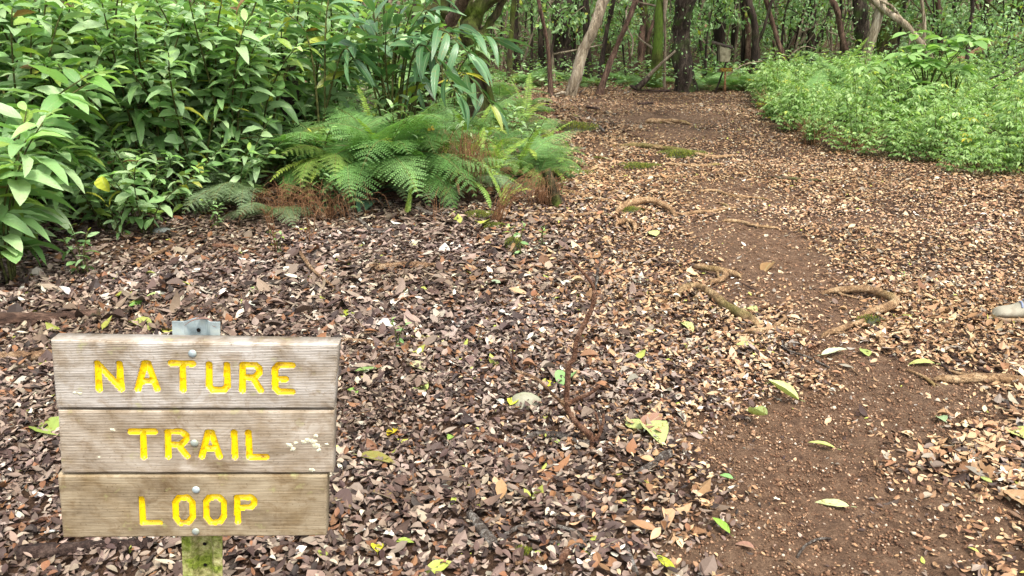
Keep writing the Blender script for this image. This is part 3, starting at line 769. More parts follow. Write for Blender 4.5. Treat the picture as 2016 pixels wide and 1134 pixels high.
seed = [((165, 545), 0, 1.15, 'bright seedling standing alone left of the cut pale stick'), ((430, 450), 0, .85, 'rosette seedling right of the tan curled leaf'), ((385, 420), 0, .9, 'thin seedling left of the tan curled leaf'),
        ((655, 420), 2, .85, 'pale drooping sapling at the foot of the fern bank'), ((1066, 487), 1, .8, 'tiny bright seedling right of the yellow moss tuft'), ((783, 690), 1, .85, 'two-leaved seedling standing by the brown stick beside the sign'),
        ((1018, 505), 1, 1.2, 'seedling growing out of the yellow moss tuft'), ((1775, 560), 1, .45, 'tiny green seedling on the litter near the arched root'), ((552, 500), 1, .9, 'low seedling among upright dry stalks'),
        ((240, 470), 0, 1.0, 'leafy seedling in front of the grey stone'), ((1105, 388), 1, .9, 'seedling at the base of the mossy stump'), ((205, 455), 0, 1.1, 'dark seedling with wide leaves beside the tan curled leaf at left'),
        ((320, 420), 0, 1.2, 'seedling with paired leaves under the shrubs'), ((985, 395), 1, 1.1, 'small seedling beside the leaning dry stalks')]
for q, ((px, py), k, s, lab) in enumerate(seed):
    place(SS, k, at(px, py), q * 1.1, s, lab, 'seedlings on the forest floor')
for root, l in ((SS[0], 0),):
    pass
def recat(protos, cat):
    for r in protos: r['category'] = cat
for o in list(C.objects):
    if o.parent is None and o.name.startswith('seedling'): o['category'] = 'seedling'

mixl = [(500, 350), (585, 330), (630, 310), (665, 300), (735, 310), (765, 350), (815, 350), (850, 330), (885, 310), (915, 360), (945, 340), (985, 330), (1015, 280), (1050, 300), (520, 330), (560, 350), (610, 290), (640, 360), (700, 240), (720, 350), (790, 330), (830, 300), (860, 270), (900, 260), (930, 240), (960, 280), (1000, 300), (1030, 320), (480, 300), (540, 250), (450, 380), (680, 330), (870, 350), (1010, 240)]
for q, (px, py) in enumerate(mixl):
    place(SS, [2, 0, 2, 0][q % 4], at(px, py), q * 1.3, random.uniform(.9, 1.5), 'young leafy plant growing up between the ferns of the bank', 'young plants between the ferns')
# ginger: leaves in two ranks along arching stems
ging_t = [leaf_t(7, w, .12, b, .4, .8, tw, .02, .04) for w, b, tw in [(.2, .4, .2), (.18, .65, -.2), (.22, .25, .1)]]
GG = [((88, 128, 82), 5), ((66, 104, 60), 5), ((110, 150, 104), 3), ((150, 160, 60), .5)]
def ginger_stem(root, P, n, L, t0, yellow=False, sidew=.9):
    gl, gs = Geo(), Geo(); tube(gs, P, np.linspace(.012, .004, len(P)), 6)
    ts = np.linspace(t0, 1, n); Pi = np.stack([np.interp(ts, np.linspace(0, 1, len(P)), P[:, q]) for q in range(3)], -1)
    T = np.gradient(P, axis=0); T /= np.linalg.norm(T, axis=1)[:, None]
    Ti = np.stack([np.interp(ts, np.linspace(0, 1, len(P)), T[:, q]) for q in range(3)], -1)
    sd = np.cross(Ti, np.array([0, 0, 1.])); sd /= np.linalg.norm(sd, axis=1)[:, None] + 1e-9
    sg = np.where(np.arange(n) % 2 == 0, 1, -1)[:, None]
    dr = Ti * .75 + sd * sg * sidew + np.array([0, 0, -.15]) + rng.normal(0, .1, (n, 3))
    dr[-2:] = Ti[-2:] + rng.normal(0, .15, (2, 3))
    R = frames(dr, None, rng.normal(0, .4, n)); s = 1.1 * L * np.interp(ts, [0, .5, 1], [.85, 1, .8]) * rng.uniform(.9, 1.1, n)
    c = greens(n, GG)
    if yellow: c[: n // 3] = lin((176, 168, 60))
    q = rng.integers(0, 3, n)
    for j_, tp in enumerate(ging_t): scatter(gl, tp, Pi[q == j_], R[q == j_], s[q == j_], c[q == j_])
    st = gs.build('stem', M['stem'], root, attrs=False); gl.build('leaves', M['ginger'], st)
def ginger(loc, label, stems):
    root = thing('ginger_plant', label, 'ginger plant', loc)
    for tip, mid, n, L, t0, ye in stems:
        b = np.array([rng.normal(0, .06), rng.normal(0, .06), -.03])
        P = smoothline([b, np.array(mid) - loc, np.array(tip) - loc], 14); ginger_stem(root, P, n, L, t0, ye)
YG = 7.4
gb = at(770, 335); gb = Vector((gb.x, YG, float(G(gb.x, YG))))
ginger(gb, 'big ginger plant with long glossy arching leaves above the ferns', [
    (onY(985, 78, YG - .1), onY(868, 70, YG), 11, .36, .42, False), (onY(905, 190, YG - .8), onY(820, 92, YG - .35), 14, .36, .40, False),
    (onY(690, 20, YG), onY(740, 110, YG), 11, .42, .3, False), (onY(800, -30, YG + .1), onY(775, 100, YG + .1), 12, .40, .25, False), (onY(620, 70, YG), onY(700, 100, YG), 9, .40, .35, False),
    (onY(880, 120, YG - .2), onY(810, 80, YG), 10, .36, .4, False), (onY(930, 110, YG - .5), onY(850, 70, YG - .2), 12, .38, .35, False),
    (onY(730, -20, YG - .1), onY(745, 100, YG - .1), 11, .42, .3, False), (onY(840, 10, YG), onY(800, 90, YG), 12, .4, .3, False), (onY(680, 90, YG - .3), onY(720, 120, YG - .2), 10, .4, .4, False),
    (onY(760, 60, YG - .5), onY(760, 130, YG - .3), 9, .38, .35, False), (onY(870, -30, YG + .2), onY(830, 60, YG + .1), 10, .38, .3, False)])
gb2 = at(880, 300); gb2 = Vector((gb2.x, 8.3, float(G(gb2.x, 8.3))))
ginger(gb2, 'ginger plant with yellowing hanging leaves left of the mossy tree', [(onY(975, 215, 7.9), onY(905, 145, 8.2), 12, .34, .4, True), (onY(860, 60, 8.4), onY(868, 120, 8.3), 9, .36, .3, False), (onY(800, 200, 7.9), onY(840, 150, 8.2), 9, .34, .4, False)])
gb3 = gp(-1.75, 7.0)
ginger(gb3, 'ginger plant with dark leaves between the shrubs and the tree-fern trunk', [(onY(560, 20, 7.1), onY(610, 90, 7.1), 9, .38, .3, False), (onY(650, -30, 7.2), onY(640, 80, 7.1), 10, .38, .3, False), (onY(700, 120, 6.9), onY(670, 110, 7.0), 7, .34, .4, False)])
# low broad blue-green plant
def broad(loc, label, n, L, name='broadleaf_plant'):
    root = thing(name, label, 'plant', loc); g = Geo(); az = np.arange(n) * 2.4; el = rng.uniform(.3, 1.0, n)
    dr = np.stack([np.cos(az) * np.cos(el), np.sin(az) * np.cos(el), np.sin(el)], -1)
    R = frames(dr, None, rng.normal(0, .2, n)); tp = leaf_t(7, .5, .12, .6, .42, .75, .1, .25, .05)
    scatter(g, tp, np.zeros((n, 3)), R, rng.uniform(.8, 1.1, n) * L, np.tile(lin((96, 132, 104)), (n, 1)) * rng.uniform(.8, 1.15, (n, 1)))
    g.build('leaves', M['ginger'], root)
broad(gp(-1.25, 6.6), 'wide blue-green plant behind the ferns right of the dark tree-fern trunk', 9, .32)
broad(gp(-1.6, 6.5), 'low plant with ribbed blue-green leaves at the foot of the dark tree-fern trunk', 8, .28)

# ------------------------------------------------------------------ ferns
def quadleaf(g, p, d, sd, L, W, col):
    """flat pointed pinnule"""
    g.append((p, p + d * L * .45 + sd * W * .5, p + d * L, p + d * L * .45 - sd * W * .5, col))
def frond_mesh(name, kind, L=.8, n=20, wid=.32, arch=.9, col=(90, 140, 70), dead=False):
    v0 = []; cols = []
    ts = np.linspace(0, 1, 24)
    ang = np.interp(ts, [0, 1], [1.15, 1.15 - arch * 1.6])
    st = L / 23; P = [np.zeros(3)]
    for a in ang[:-1]: P.append(P[-1] + np.array([0, math.cos(a), math.sin(a)]) * st)
    P = np.array(P); T = np.gradient(P, axis=0); T /= np.linalg.norm(T, axis=1)[:, None]
    S = np.array([1., 0, 0]); quads = []
    base = lin(col)
    for i_ in range(n):
        t = .16 + .84 * (i_ + .5) / n if kind != 'sword' else .06 + .94 * (i_ + .5) / n
        p = np.array([np.interp(t, ts, P[:, q]) for q in range(3)]); tt = np.array([np.interp(t, ts, T[:, q]) for q in range(3)])
        N = np.cross(S, tt)
        for sg in (-1, 1):
            if kind == 'sword':
                prof = np.interp(t, [0, .15, .5, .85, 1], [.5, .9, 1, .75, .12]); pl_ = wid * .5 * prof * random.uniform(.9, 1.08)
                dd = S * sg * .96 + tt * .22 + N * random.uniform(-.25, .1); dd /= np.linalg.norm(dd); sd = tt
                c = base * random.uniform(.8, 1.2)
                w_ = L / n * .86; a = p; m1 = p + dd * pl_ * .45; e = p + dd * pl_ + tt * .006 - N * .12 * pl_
                quads.append((a - sd * w_ * .3, m1 - sd * w_ * .42, m1 + sd * w_ * .46, a + sd * w_ * .5, c))
                quads.append((m1 - sd * w_ * .42, e, e + sd * .001, m1 + sd * w_ * .46, c))
            else:
                prof = np.interp(t, [.1, .25, .5, .8, 1], [.75, 1, .82, .42, .05]); pl_ = wid * prof * random.uniform(.9, 1.08)
                dd = S * sg * .9 + tt * .42 - N * random.uniform(.0, .22); dd /= np.linalg.norm(dd)
                m_ = max(4, int(13 * prof + 3)); sd0 = np.cross(dd, N); sd0 /= np.linalg.norm(sd0)
                c0 = base * random.uniform(.82, 1.18)
                for j_ in range(m_):
                    u_ = (j_ + .4) / m_; pp = p + dd * pl_ * u_ - N * .18 * pl_ * u_ * u_
                    ll = pl_ * .24 * (1 - .86 * u_) + .003; ww = pl_ / m_ * .92
                    for s2 in (-1, 1):
                        d2 = sd0 * s2 * .92 + dd * .42 - N * random.uniform(-.1, .25)
                        quads.append((pp - dd * ww * .42, pp + d2 * ll * .55 - dd * ww * .25, pp + d2 * ll, pp + dd * ww * .48 + d2 * ll * .2, c0 * random.uniform(.9, 1.1)))
                quads.append((p, p + dd * pl_ * .5 + sd0 * .0016, p + dd * pl_, p + dd * pl_ * .5 - sd0 * .0016, c0 * .8))
    g = Geo()
    V = np.array([q[:4] for q in quads]).reshape(-1, 3); c = np.repeat(np.array([q[4] for q in quads]), 4, 0)
    g.add(V, np.arange(len(V)).reshape(-1, 4), None, c)
    gt = Geo(); tube(gt, P, np.linspace(.0032, .0009, len(P)), 4)
    g.add(np.concatenate(gt.V), np.concatenate(gt.Q), None, lin((120, 110, 60)) if not dead else lin((120, 80, 50)))
    o = g.build(name, M['fern'], smooth=False)
    me = o.data; bpy.data.objects.remove(o); return me
FM = {
 'lace': [frond_mesh('frond', 'lace', .85, 20, .26, .95, (120, 164, 92)), frond_mesh('frond', 'lace', .75, 16, .25, 1.2, (92, 136, 66)), frond_mesh('frond', 'lace', .9, 20, .21, .75, (134, 176, 106)), frond_mesh('frond', 'lace', .7, 14, .24, 1.05, (104, 142, 80)), frond_mesh('frond', 'lace', .62, 13, .2, 1.3, (134, 160, 76))],
 'grey': [frond_mesh('frond', 'lace', .7, 17, .2, 1.1, (128, 150, 112)), frond_mesh('frond', 'lace', .6, 15, .2, 1.3, (118, 140, 100))],
 'sword': [frond_mesh('frond', 'sword', .7, 27, .12, .35, (140, 172, 68)), frond_mesh('frond', 'sword', .6, 24, .11, .8, (124, 162, 66)), frond_mesh('frond', 'sword', .65, 25, .115, 1.1, (164, 184, 76)), frond_mesh('frond', 'sword', .75, 28, .11, 1.35, (132, 170, 74))],
 'dark': [frond_mesh('frond', 'lace', .7, 17, .2, 1.2, (76, 108, 50)), frond_mesh('frond', 'sword', .65, 26, .12, 1.1, (90, 122, 50))],
 'dead': [frond_mesh('frond', 'lace', .5, 14, .09, 1.7, (140, 96, 64), True), frond_mesh('frond', 'sword', .55, 24, .05, 1.6, (150, 106, 72), True)],
}
def fern(name, label, loc, kinds, n, s, spread=(0.0, .5), face=None, arc=6.283, group=None, cat='fern', dead=2):
    root = thing(name, label, cat, loc, group=group)
    for q in range(n):
        k = kinds[q % len(kinds)]; me = random.choice(FM[k])
        o = bpy.data.objects.new('frond', me); C.objects.link(o); o.parent = root
        az = (face if face is not None else 0) + (q / n - .5) * arc + random.uniform(-.25, .25)
        tilt = random.uniform(*spread); sc2 = s * random.uniform(.95, 1.3)
        o.rotation_euler = (-tilt, random.uniform(-.2, .2), az); o.scale = (sc2,) * 3
        o.location = (random.uniform(-.02, .02), random.uniform(-.02, .02), 0)
        if k == 'dead': o['label'] = 'withered brown frond'
    return root
# rotation az: frond runs along local +Y; az=pi faces the camera
PI = math.pi
FG = 'ferns along the left bank'
ferns = [((760, 335), ['lace'], 10, 1.15, PI, 5, 'large lacy fern with wide pale fronds in the middle of the bank'),
         ((600, 330), ['lace', 'lace', 'dark'], 9, 1.0, PI, 5, 'lacy fern drooping to the left of the largest fern'),
         ((840, 350), ['lace', 'dark'], 8, .95, PI - .5, 4.5, 'lacy fern right of the largest fern'),
         ((690, 385), ['dark', 'lace', 'dead'], 9, .8, PI, 5, 'dark low fern at the foot of the bank above the pale sapling'),
         ((490, 400), ['grey'], 7, .95, PI - .9, 3.4, 'grey-green fern with narrow fronds reaching down beside the shrubs'),
         ((540, 430), ['grey', 'dead'], 6, .7, PI, 4, 'olive half-withered fern above the upright dry stalks'),
         ((570, 260), ['lace'], 8, .95, PI, 6, 'lacy fern behind, under the dark tree-fern trunk'),
         ((780, 395), ['dark', 'sword', 'dead'], 8, .72, PI, 4.6, 'dark fern hanging over the yellow ladder frond'),
         ((850, 395), ['dark', 'dead'], 8, .7, PI, 5, 'dark fern left of the brown stalk clump'),
         ((1010, 350), ['lace', 'dark', 'sword'], 9, .8, PI + .9, 5.4, 'fern with grey-green fronds right of the brown stalk clump'),
         ((1060, 350), ['dark', 'lace'], 8, .7, PI + 1.2, 5, 'fern growing over the mossy stump'),
         ((930, 300), ['lace', 'sword'], 9, .85, PI, 6, 'bright fern behind the brown stalk clump'),
         ((880, 290), ['sword', 'lace'], 8, .85, PI, 6, 'sword fern with a long hanging ladder frond below the ginger'),
         ((990, 260), ['sword'], 7, .9, PI + 1, 6, 'sword fern at the back corner of the bank'),
         ((1050, 300), ['sword', 'sword', 'dead'], 6, .75, PI + 1.3, 3.5, 'yellow-green sword fern arching over the path edge'),
         ((940, 250), ['lace'], 8, .9, PI, 6, 'lacy fern at the foot of the mossy tree'),
         ((700, 300), ['lace'], 8, .95, PI, 6, 'pale fern behind the largest fern'),
         ((650, 270), ['lace', 'grey'], 8, .9, PI, 6, 'fern beside the wide blue-green plant'),
         ((805, 280), ['lace', 'dark'], 8, .9, PI, 6, 'fern beneath the hanging ginger leaves'),
         ((800, 425), ['sword'], 3, .38, 0, 2, 'small yellow upright ladder fern on the litter'),
         ((990, 410), ['sword'], 4, .45, 0, 3, 'small upright sword fern in front of the leaning dry stalks'),
         ((970, 340), ['sword'], 4, .7, 0, 3, 'upright yellow sword fern right of the brown stalk clump'),
         ((1030, 260), ['sword'], 4, 1.0, -.3, 1.5, 'tall single-stemmed sword fern standing against the path'),
         ((1030, 222), ['lace', 'sword'], 7, .8, PI, 6, 'fern on the far left edge of the clearing'),
         ((985, 205), ['lace'], 7, .9, PI, 6, 'fern between the mossy tree and the thin red-brown sapling'),
         ((740, 270), ['lace', 'dark'], 9, 1.0, PI, 6, 'tall fern behind the tallest bright fern'),
         ((775, 345), ['lace'], 9, 1.15, PI, 6, 'bright fern standing tallest under the hanging ginger leaves'),
         ((720, 320), ['lace', 'sword'], 9, 1.1, PI, 6, 'tall pale fern left of the tallest bright fern'),
         ((830, 325), ['lace', 'lace', 'sword'], 9, 1.1, PI, 6, 'tall fern right of the tallest bright fern'),
         ((560, 310), ['lace', 'grey'], 9, 1.0, PI, 6, 'fern leaning out of the right end of the shrubs'),
         ((620, 290), ['lace'], 9, 1.05, PI, 6, 'tall fern between the shrubs and the wide blue-green plant'),
         ((960, 360), ['sword', 'sword', 'dead'], 7, .8, PI, 6, 'ragged half-dead sword fern in front of the hanging brown stalks'),
         ((900, 375), ['dead', 'sword', 'grey'], 8, .75, PI, 5, 'tattered fern with brown fronds left of the hanging brown stalks'),
         ((890, 345), ['lace', 'sword', 'dark'], 9, .9, PI, 6, 'fern mixed into the left side of the brown stalk clump'),
         ((975, 315), ['lace', 'grey'], 9, .85, PI + .5, 6, 'pale fern between the brown stalk clump and the mossy stump'),
         ((660, 345), ['lace'], 8, 1.0, PI, 5, 'lacy fern in front of the wide blue-green plant'),
         ((910, 232), ['sword', 'lace'], 8, .9, PI, 6, 'yellowish fern below the yellowing ginger leaves'),
         ((1075, 325), ['lace', 'dark'], 8, .65, PI + .8, 5, 'small dark fern at the path side above the mossy stump'),
         ((430, 330), ['lace'], 7, .8, PI, 5, 'fern hidden under the shrubs beside the grey-green fern')]
for (px, py), kinds, n, s, face, arc, lab in ferns:
    fern('fern', lab, at(px, py), kinds, n + (3 if n > 4 else 0), s * (1.05 if n > 4 else 1.0), (-.25, .6) if n > 4 else (-.35, -.1), face, arc, FG)
rf = random.Random(5)
for q in range(24):
    px, py = rf.uniform(540, 1075), rf.uniform(215, 372)
    if px > 980: py = rf.uniform(230, 365)
    kd = [['lace', 'dark'], ['sword', 'sword', 'dead'], ['grey', 'lace'], ['dark', 'dead', 'lace'], ['lace', 'sword']][q % 5]
    fern('fern', 'small ragged fern tangled among the others of the left bank', at(px, py), kd, rf.choice([6, 7, 8]), rf.uniform(.55, .9), (-.45, .75), PI, 6.283, 'small tangled ferns of the left bank')
for q, (px, py, s_, face_) in enumerate([(1020, 330, .95, PI + 1.5), (1045, 345, .8, PI + 1.9), (870, 330, 1.0, PI), (895, 350, .9, PI + .3), (655, 360, .8, PI - .2)]):
    fern('fern', ['sword fern with one yellow frond bending over the path edge', 'sword fern arching out to the right from the mossy stump', 'sword fern whose ladder frond hangs straight down beside the stalk clump', 'sword fern with narrow curling fronds right of the hanging ladder frond', 'grey-green ladder fern below the lacy ferns'][q], at(px, py), ['sword'], 5, s_, (-.1, .4), face_, 2.2, FG)
# back row and patch ferns
k = 0
for (px, py, s, kd, lab) in [(1395, 176, .9, 'lace', 'fern right of the big dark trunk'), (1440, 178, .95, 'lace', 'fern behind the small distant sign'), (1470, 176, .9, 'lace', 'fern right of the small distant sign'), (1375, 170, .8, 'lace', 'fern at the foot of the big dark trunk'),
        (1268, 172, .8, 'lace', 'fern left of the moss-green trunk'), (1235, 165, .7, 'lace', 'fern behind the leaning brown trunk'), (1160, 168, .8, 'lace', 'fern behind the pale leaning trunk'), (1100, 160, .9, 'lace', 'fern left of the pale leaning trunk'),
        (1040, 170, 1.0, 'lace', 'fern right of the thin red-brown sapling'), (1015, 165, 1.0, 'lace', 'wide fern behind the thin dark trunk at left'), (1420, 160, .9, 'lace', 'fern behind the leaning dark pole'), (1500, 165, .9, 'lace', 'fern beside the split dark trunk'),
        (1345, 150, .8, 'dark', 'dark fern behind the big dark trunk'), (1310, 165, .7, 'lace', 'low fern between the moss-green trunk and the big dark trunk'), (1205, 160, .8, 'lace', 'fern between the two leaning trunks'),
        (1535, 160, .8, 'sword', 'sword fern at the near end of the herb patch'), (1570, 150, .9, 'sword', 'yellow-green sword fern at the back of the herb patch'), (1650, 165, .9, 'sword', 'yellow sword fern standing out of the herbs before the leaning trunk'),
        (1640, 215, .8, 'sword', 'yellow sword fern in the middle of the herb patch'), (1595, 225, .75, 'sword', 'yellow-brown sword fern on the path side of the herb patch'), (1690, 200, .8, 'sword', 'sword fern below the pale trunk'),
        (1545, 210, .7, 'sword', 'sword fern at the path corner of the herb patch'), (1735, 190, .8, 'lace', 'fern below the big mossy trunk in the patch'), (1860, 200, .9, 'lace', 'fern under the broad-leaved sapling'), (1950, 215, .9, 'lace', 'fern under the dark fallen branches'),
        (1780, 245, .7, 'sword', 'yellow fern low in the herb patch'), (1980, 190, 1.0, 'lace', 'fern near the right border behind the herbs')]:
    fern('fern', lab, at(px, py), [kd, kd, 'lace'] if kd == 'sword' else [kd], 9, s * (1.35 if kd == 'sword' else 1.0), (-.3, .5) if kd == 'sword' else (0, .6), PI, 6.283, 'ferns at the back of the clearing')

# dry stalk clumps
def stalks(name, label, loc, n, H, lean, spread, droop, cat='dry stalks', r=.0022, mat='straw'):
    g = Geo()
    for q in range(n):
        a = random.uniform(0, 6.283); h = H * random.uniform(.5, 1.1); b = np.array([random.gauss(0, spread * .25), random.gauss(0, spread * .25), 0])
        L_ = np.array(lean) * h + np.array([math.cos(a), math.sin(a), 0]) * spread * random.uniform(.3, 1)
        tip = b + L_ + np.array([0, 0, h]); mid = b + L_ * .35 + np.array([0, 0, h * .65])
        pts = [b, mid, tip]
        if droop: pts.append(tip + np.array([math.cos(a) * .08, math.sin(a) * .08, -h * random.uniform(.3, .8)]))
        tube(g, smoothline(pts, 9), np.linspace(r, r * .4, 9), 4)
    g.V = [v + np.array(loc) for v in g.V]
    return tag(g.build(name, M[mat], attrs=False, base=loc), label, cat)
stalks('stalk_clump', 'thick clump of hanging brown dead fern stalks on the bank', at(925, 395), 130, .52, (0, -.1, 0), .2, True)
stalks('stalk_clump', 'fan of dry reddish stalks leaning towards the mossy stump', at(975, 440), 42, .42, (.75, -.1, 0), .1, False)
stalks('stalk_clump', 'brown dead fern mat at the foot of the mossy stump', at(1070, 405), 90, .28, (.1, -.2, 0), .2, True)
stalks('stalk_clump', 'few thin upright dry stalks beside the low seedling', at(545, 500), 7, .34, (-.1, 0, 0), .05, False, r=.0025)
stalks('stalk_clump', 'two pale dry stalks forking up from the litter at left', at(612, 480), 5, .30, (.2, 0, 0), .09, False, r=.0028)
stalks('stalk_clump', 'short red stalks standing left of the small mossy mound', at(860, 430), 8, .24, (0, 0, 0), .1, False)
stalks('stalk_clump', 'brown dead stalks under the dark ferns at the foot of the bank', at(640, 430), 90, .3, (0, -.3, 0), .4, True, r=.0018)
stalks('stalk_clump', 'brown dead stalks under the fern left of the pale sapling', at(560, 425), 60, .3, (0, -.3, 0), .35, True, r=.0018)
stalks('stalk_clump', 'dry red-brown stems at the path corner of the herb patch', at(1505, 225), 40, .4, (0, 0, 0), .25, False, r=.003)
stalks('stalk_clump', 'dry red-brown stems at the near edge of the herb patch', at(1590, 285), 40, .35, (0, 0, 0), .3, False, r=.003)
stalks('stalk_clump', 'dry brown stems under the herbs at the middle of the patch edge', at(1680, 300), 36, .3, (0, 0, 0), .35, False, r=.0028)

# ------------------------------------------------------------------ herb patch
herb_leaf = leaf_t(3, .4, .15, .35, .42, .8, .2, .0)
HG = [((150, 180, 112), 5), ((132, 166, 96), 5), ((108, 142, 76), 4), ((170, 196, 134), 3), ((178, 190, 96), .5)]
def herb_proto(H, stems, L, pal=HG, name='herb', yellow=0.0):
    root = thing(name, 'x', 'herb', (0, 0, -50)); g, gs = Geo(), Geo()
    for s_ in range(stems):
        az = rng.uniform(0, 6.283); ln = rng.uniform(.05, .3) * H; h = H * rng.uniform(.65, 1.1)
        b = np.array([rng.normal(0, .05), rng.normal(0, .05), -.02])
        P = smoothline([b, b + [ln * .4 * math.cos(az), ln * .4 * math.sin(az), h * .5], b + [ln * math.cos(az), ln * math.sin(az), h]], 7)
        tube(gs, P, np.linspace(.0035, .0015, 7), 4)
        nn = 11; ts = np.linspace(.25, 1, nn)
        for q, t in enumerate(ts):
            p = np.array([np.interp(t, np.linspace(0, 1, 7), P[:, r]) for r in range(3)])
            a = q * 2.4 + rng.normal(0, .3); el = rng.uniform(.0, .6); dd = np.array([math.cos(a) * math.cos(el), math.sin(a) * math.cos(el), math.sin(el)])
            pl_ = L * 1.5 * rng.uniform(.7, 1.2); e = p + dd * pl_
            m = 5; th = np.array([-1.3, -.65, 0, .65, 1.3]) + rng.normal(0, .15, 5)
            hx = np.array([dd[0], dd[1], 0]); hx /= np.linalg.norm(hx); hy = np.array([-hx[1], hx[0], 0])
            ds = hx * np.cos(th)[:, None] + hy * np.sin(th)[:, None] + np.array([0, 0, -.15]) + rng.normal(0, .12, (5, 3))
            org = np.stack([p + dd * pl_ * f for f in (.62, .8, 1, .8, .62)])
            c = greens(m, pal, rng.uniform(.85, 1.15)); 
            if rng.random() < yellow: c = np.tile(lin((206, 190, 60)), (m, 1))
            scatter(g, herb_leaf, org, frames(ds, None, rng.normal(0, .3, 5)), L * rng.uniform(.8, 1.15, 5) * np.array([.75, .9, 1.15, .9, .75]), c)
    g.build('leaves', M['herb'], root); gs.build('stems', M['stem'], root, attrs=False)
    return root
HP = [herb_proto(.5, 7, .062), herb_proto(.42, 6, .058), herb_proto(.72, 5, .06), herb_proto(.38, 6, .07, yellow=.01), herb_proto(.3, 6, .05)]
edge = [((1975, 348), 0, .85, 'herb with yellow leaflets hanging over the litter nearest the right border'), ((1930, 350), 1, 1.0, 'bushy bright herb at the lowest corner of the patch'), ((1880, 340), 1, .9, 'herb with a pale yellow leaf at the patch edge'),
        ((1830, 322), 0, .8, 'herb at the patch edge under the yellow fern'), ((1780, 318), 4, 1.0, 'low herb creeping out onto the litter'), ((1720, 308), 1, .9, 'thin-stemmed herb at the middle of the patch edge'),
        ((1650, 298), 1, .9, 'herb with bare brown stems at the patch edge'), ((1600, 285), 0, .8, 'herb beside the dry red-brown stems'), ((1560, 262), 1, .9, 'herb where the patch edge bends along the path'),
        ((1525, 240), 4, 1.2, 'small herb nearest the path hollow'), ((1500, 215), 4, 1.2, 'last low herb along the path towards the trees')]
for q, ((px, py), kk, s, lab) in enumerate(edge): place(HP, kk, at(px, py), q * 1.9, s, lab, 'herbs of the right-hand patch')
cnt = 0; pts = []
tries = 0
while cnt < 250 and tries < 20000:
    tries += 1
    y = rng.uniform(7.7, 17.5); x = rng.uniform(2.5, 13)
    if x < xr(y) + .12 or x > .70 * y + 1.2: continue
    if y > 13 and x > .6 * y: continue
    mind = .24 + .012 * y
    if any((x - a) ** 2 + (y - b_) ** 2 < mind ** 2 for a, b_ in pts): continue
    pts.append((x, y)); cnt += 1
    place(HP, int(rng.integers(0, 4)), gp(x, y), rng.uniform(0, 6.28), rng.uniform(.8, 1.5), 'leafy pale green herb crowded inside the patch right of the clearing', 'herbs of the right-hand patch')
# ground cover under and between
def ground_cover(name, label, xs_, ys_, L, hz, pal, mat='herb', tp=None, per=1):
    n_ = len(xs_); g = Geo(); dr = rng.normal(0, 1, (n_, 3)); dr[:, 2] = np.abs(dr[:, 2]) * .3
    z_ = G(xs_, ys_) + rng.random(n_) ** .7 * hz
    c = greens(n_, pal); scatter(g, tp or herb_leaf, np.stack([xs_, ys_, z_], -1), frames(dr, None, rng.normal(0, .4, n_)), L * rng.uniform(.6, 1.3, n_), c)
    return tag(g.build(name, M[mat]), label, kind='stuff')
n = 60000; yy = rng.uniform(7.6, 19, n); xx = rng.uniform(2.5, 14.5, n)
ok = (xx > xr(yy) - .1 + .8 * vnoise(xx * 2, yy * 2, 41)) & (xx < .72 * yy + 1.5); xx, yy = xx[ok], yy[ok]
ground_cover('undergrowth', 'mixed low green undergrowth filling the patch between the herbs', xx, yy, .06, .2, HG)
n = 26000; yy = rng.uniform(5.0, 17, n); xx = rng.uniform(-9, 1, n)
ok = (xx < xl(yy) - .25 - .5 * vnoise(xx * 3, yy * 3, 42)) & (xx > -.72 * yy - 1); xx, yy = xx[ok], yy[ok]
ground_cover('undergrowth', 'mixed low green undergrowth beneath the shrubs and ferns of the bank', xx, yy, .07, .22, GREEN)
n = 95000; yy = rng.uniform(16.3, 40, n); xx = rng.uniform(-26, 28, n)
ok = (vnoise(xx * 1.2, yy * 1.2, 43) > .28) & (np.abs(xx) < .72 * yy + 1.5); xx, yy = xx[ok], yy[ok]
ground_cover('undergrowth', 'green undergrowth on the forest floor behind the clearing', xx, yy, .11, .5, GREEN, 'far')

# moss cushions
def moss(name, label, loc, r, h, n=900):
    g = Geo(); u = rng.uniform(0, 1.08, n) ** .5; a = rng.uniform(0, 6.283, n); wob = 1 + .3 * np.sin(a * 3 + 1) + .2 * np.sin(a * 5)
    x_ = np.cos(a) * u * r * wob; y_ = np.sin(a) * u * r * wob * .8; z_ = h * np.sqrt(np.clip(1 - u * u, 0, 1)) * rng.uniform(.8, 1.05, n)
    dr = np.stack([x_ / r * .8 + rng.normal(0, .35, n), y_ / r * .8 + rng.normal(0, .35, n), .8 + rng.random(n)], -1)
    tp = leaf_t(1, .28, .1, .3, .4, .8)
    scatter(g, tp, np.stack([x_, y_, z_], -1) + np.array(loc), frames(dr, np.tile([0, -1., .2], (n, 1))), np.full(n, max(.012, r * .13)) * rng.uniform(.7, 1.3, n), greens(n, [((112, 120, 34), 4), ((84, 96, 28), 4), ((142, 144, 48), 2), ((110, 86, 40), 1)]))
    V, T = oct_ * 1.0, oT
    m = 10; th = np.linspace(0, 6.283, 17)[:-1]
    ring = [np.stack([np.cos(th) * r * q * (1 + .3 * np.sin(th * 3 + 1) + .2 * np.sin(th * 5)) * .97, np.sin(th) * r * q * .78, np.full(16, h * math.sqrt(1 - q * q) * .92 - .004)], -1) for q in (1, .85, .6, .3)]
    V = np.concatenate(ring + [np.array([[0, 0, h * .92]])]) + np.array(loc)
    Qm = [(16 * k_ + q, 16 * k_ + (q + 1) % 16, 16 * k_ + 16 + (q + 1) % 16, 16 * k_ + 16 + q) for k_ in range(3) for q in range(16)]
    g.add(V, Qm, [(48 + q, 48 + (q + 1) % 16, 64) for q in range(16)], lin((44, 46, 16)))
    return tag(g.build(name, M['fern'], base=loc, smooth=True), label, 'moss')
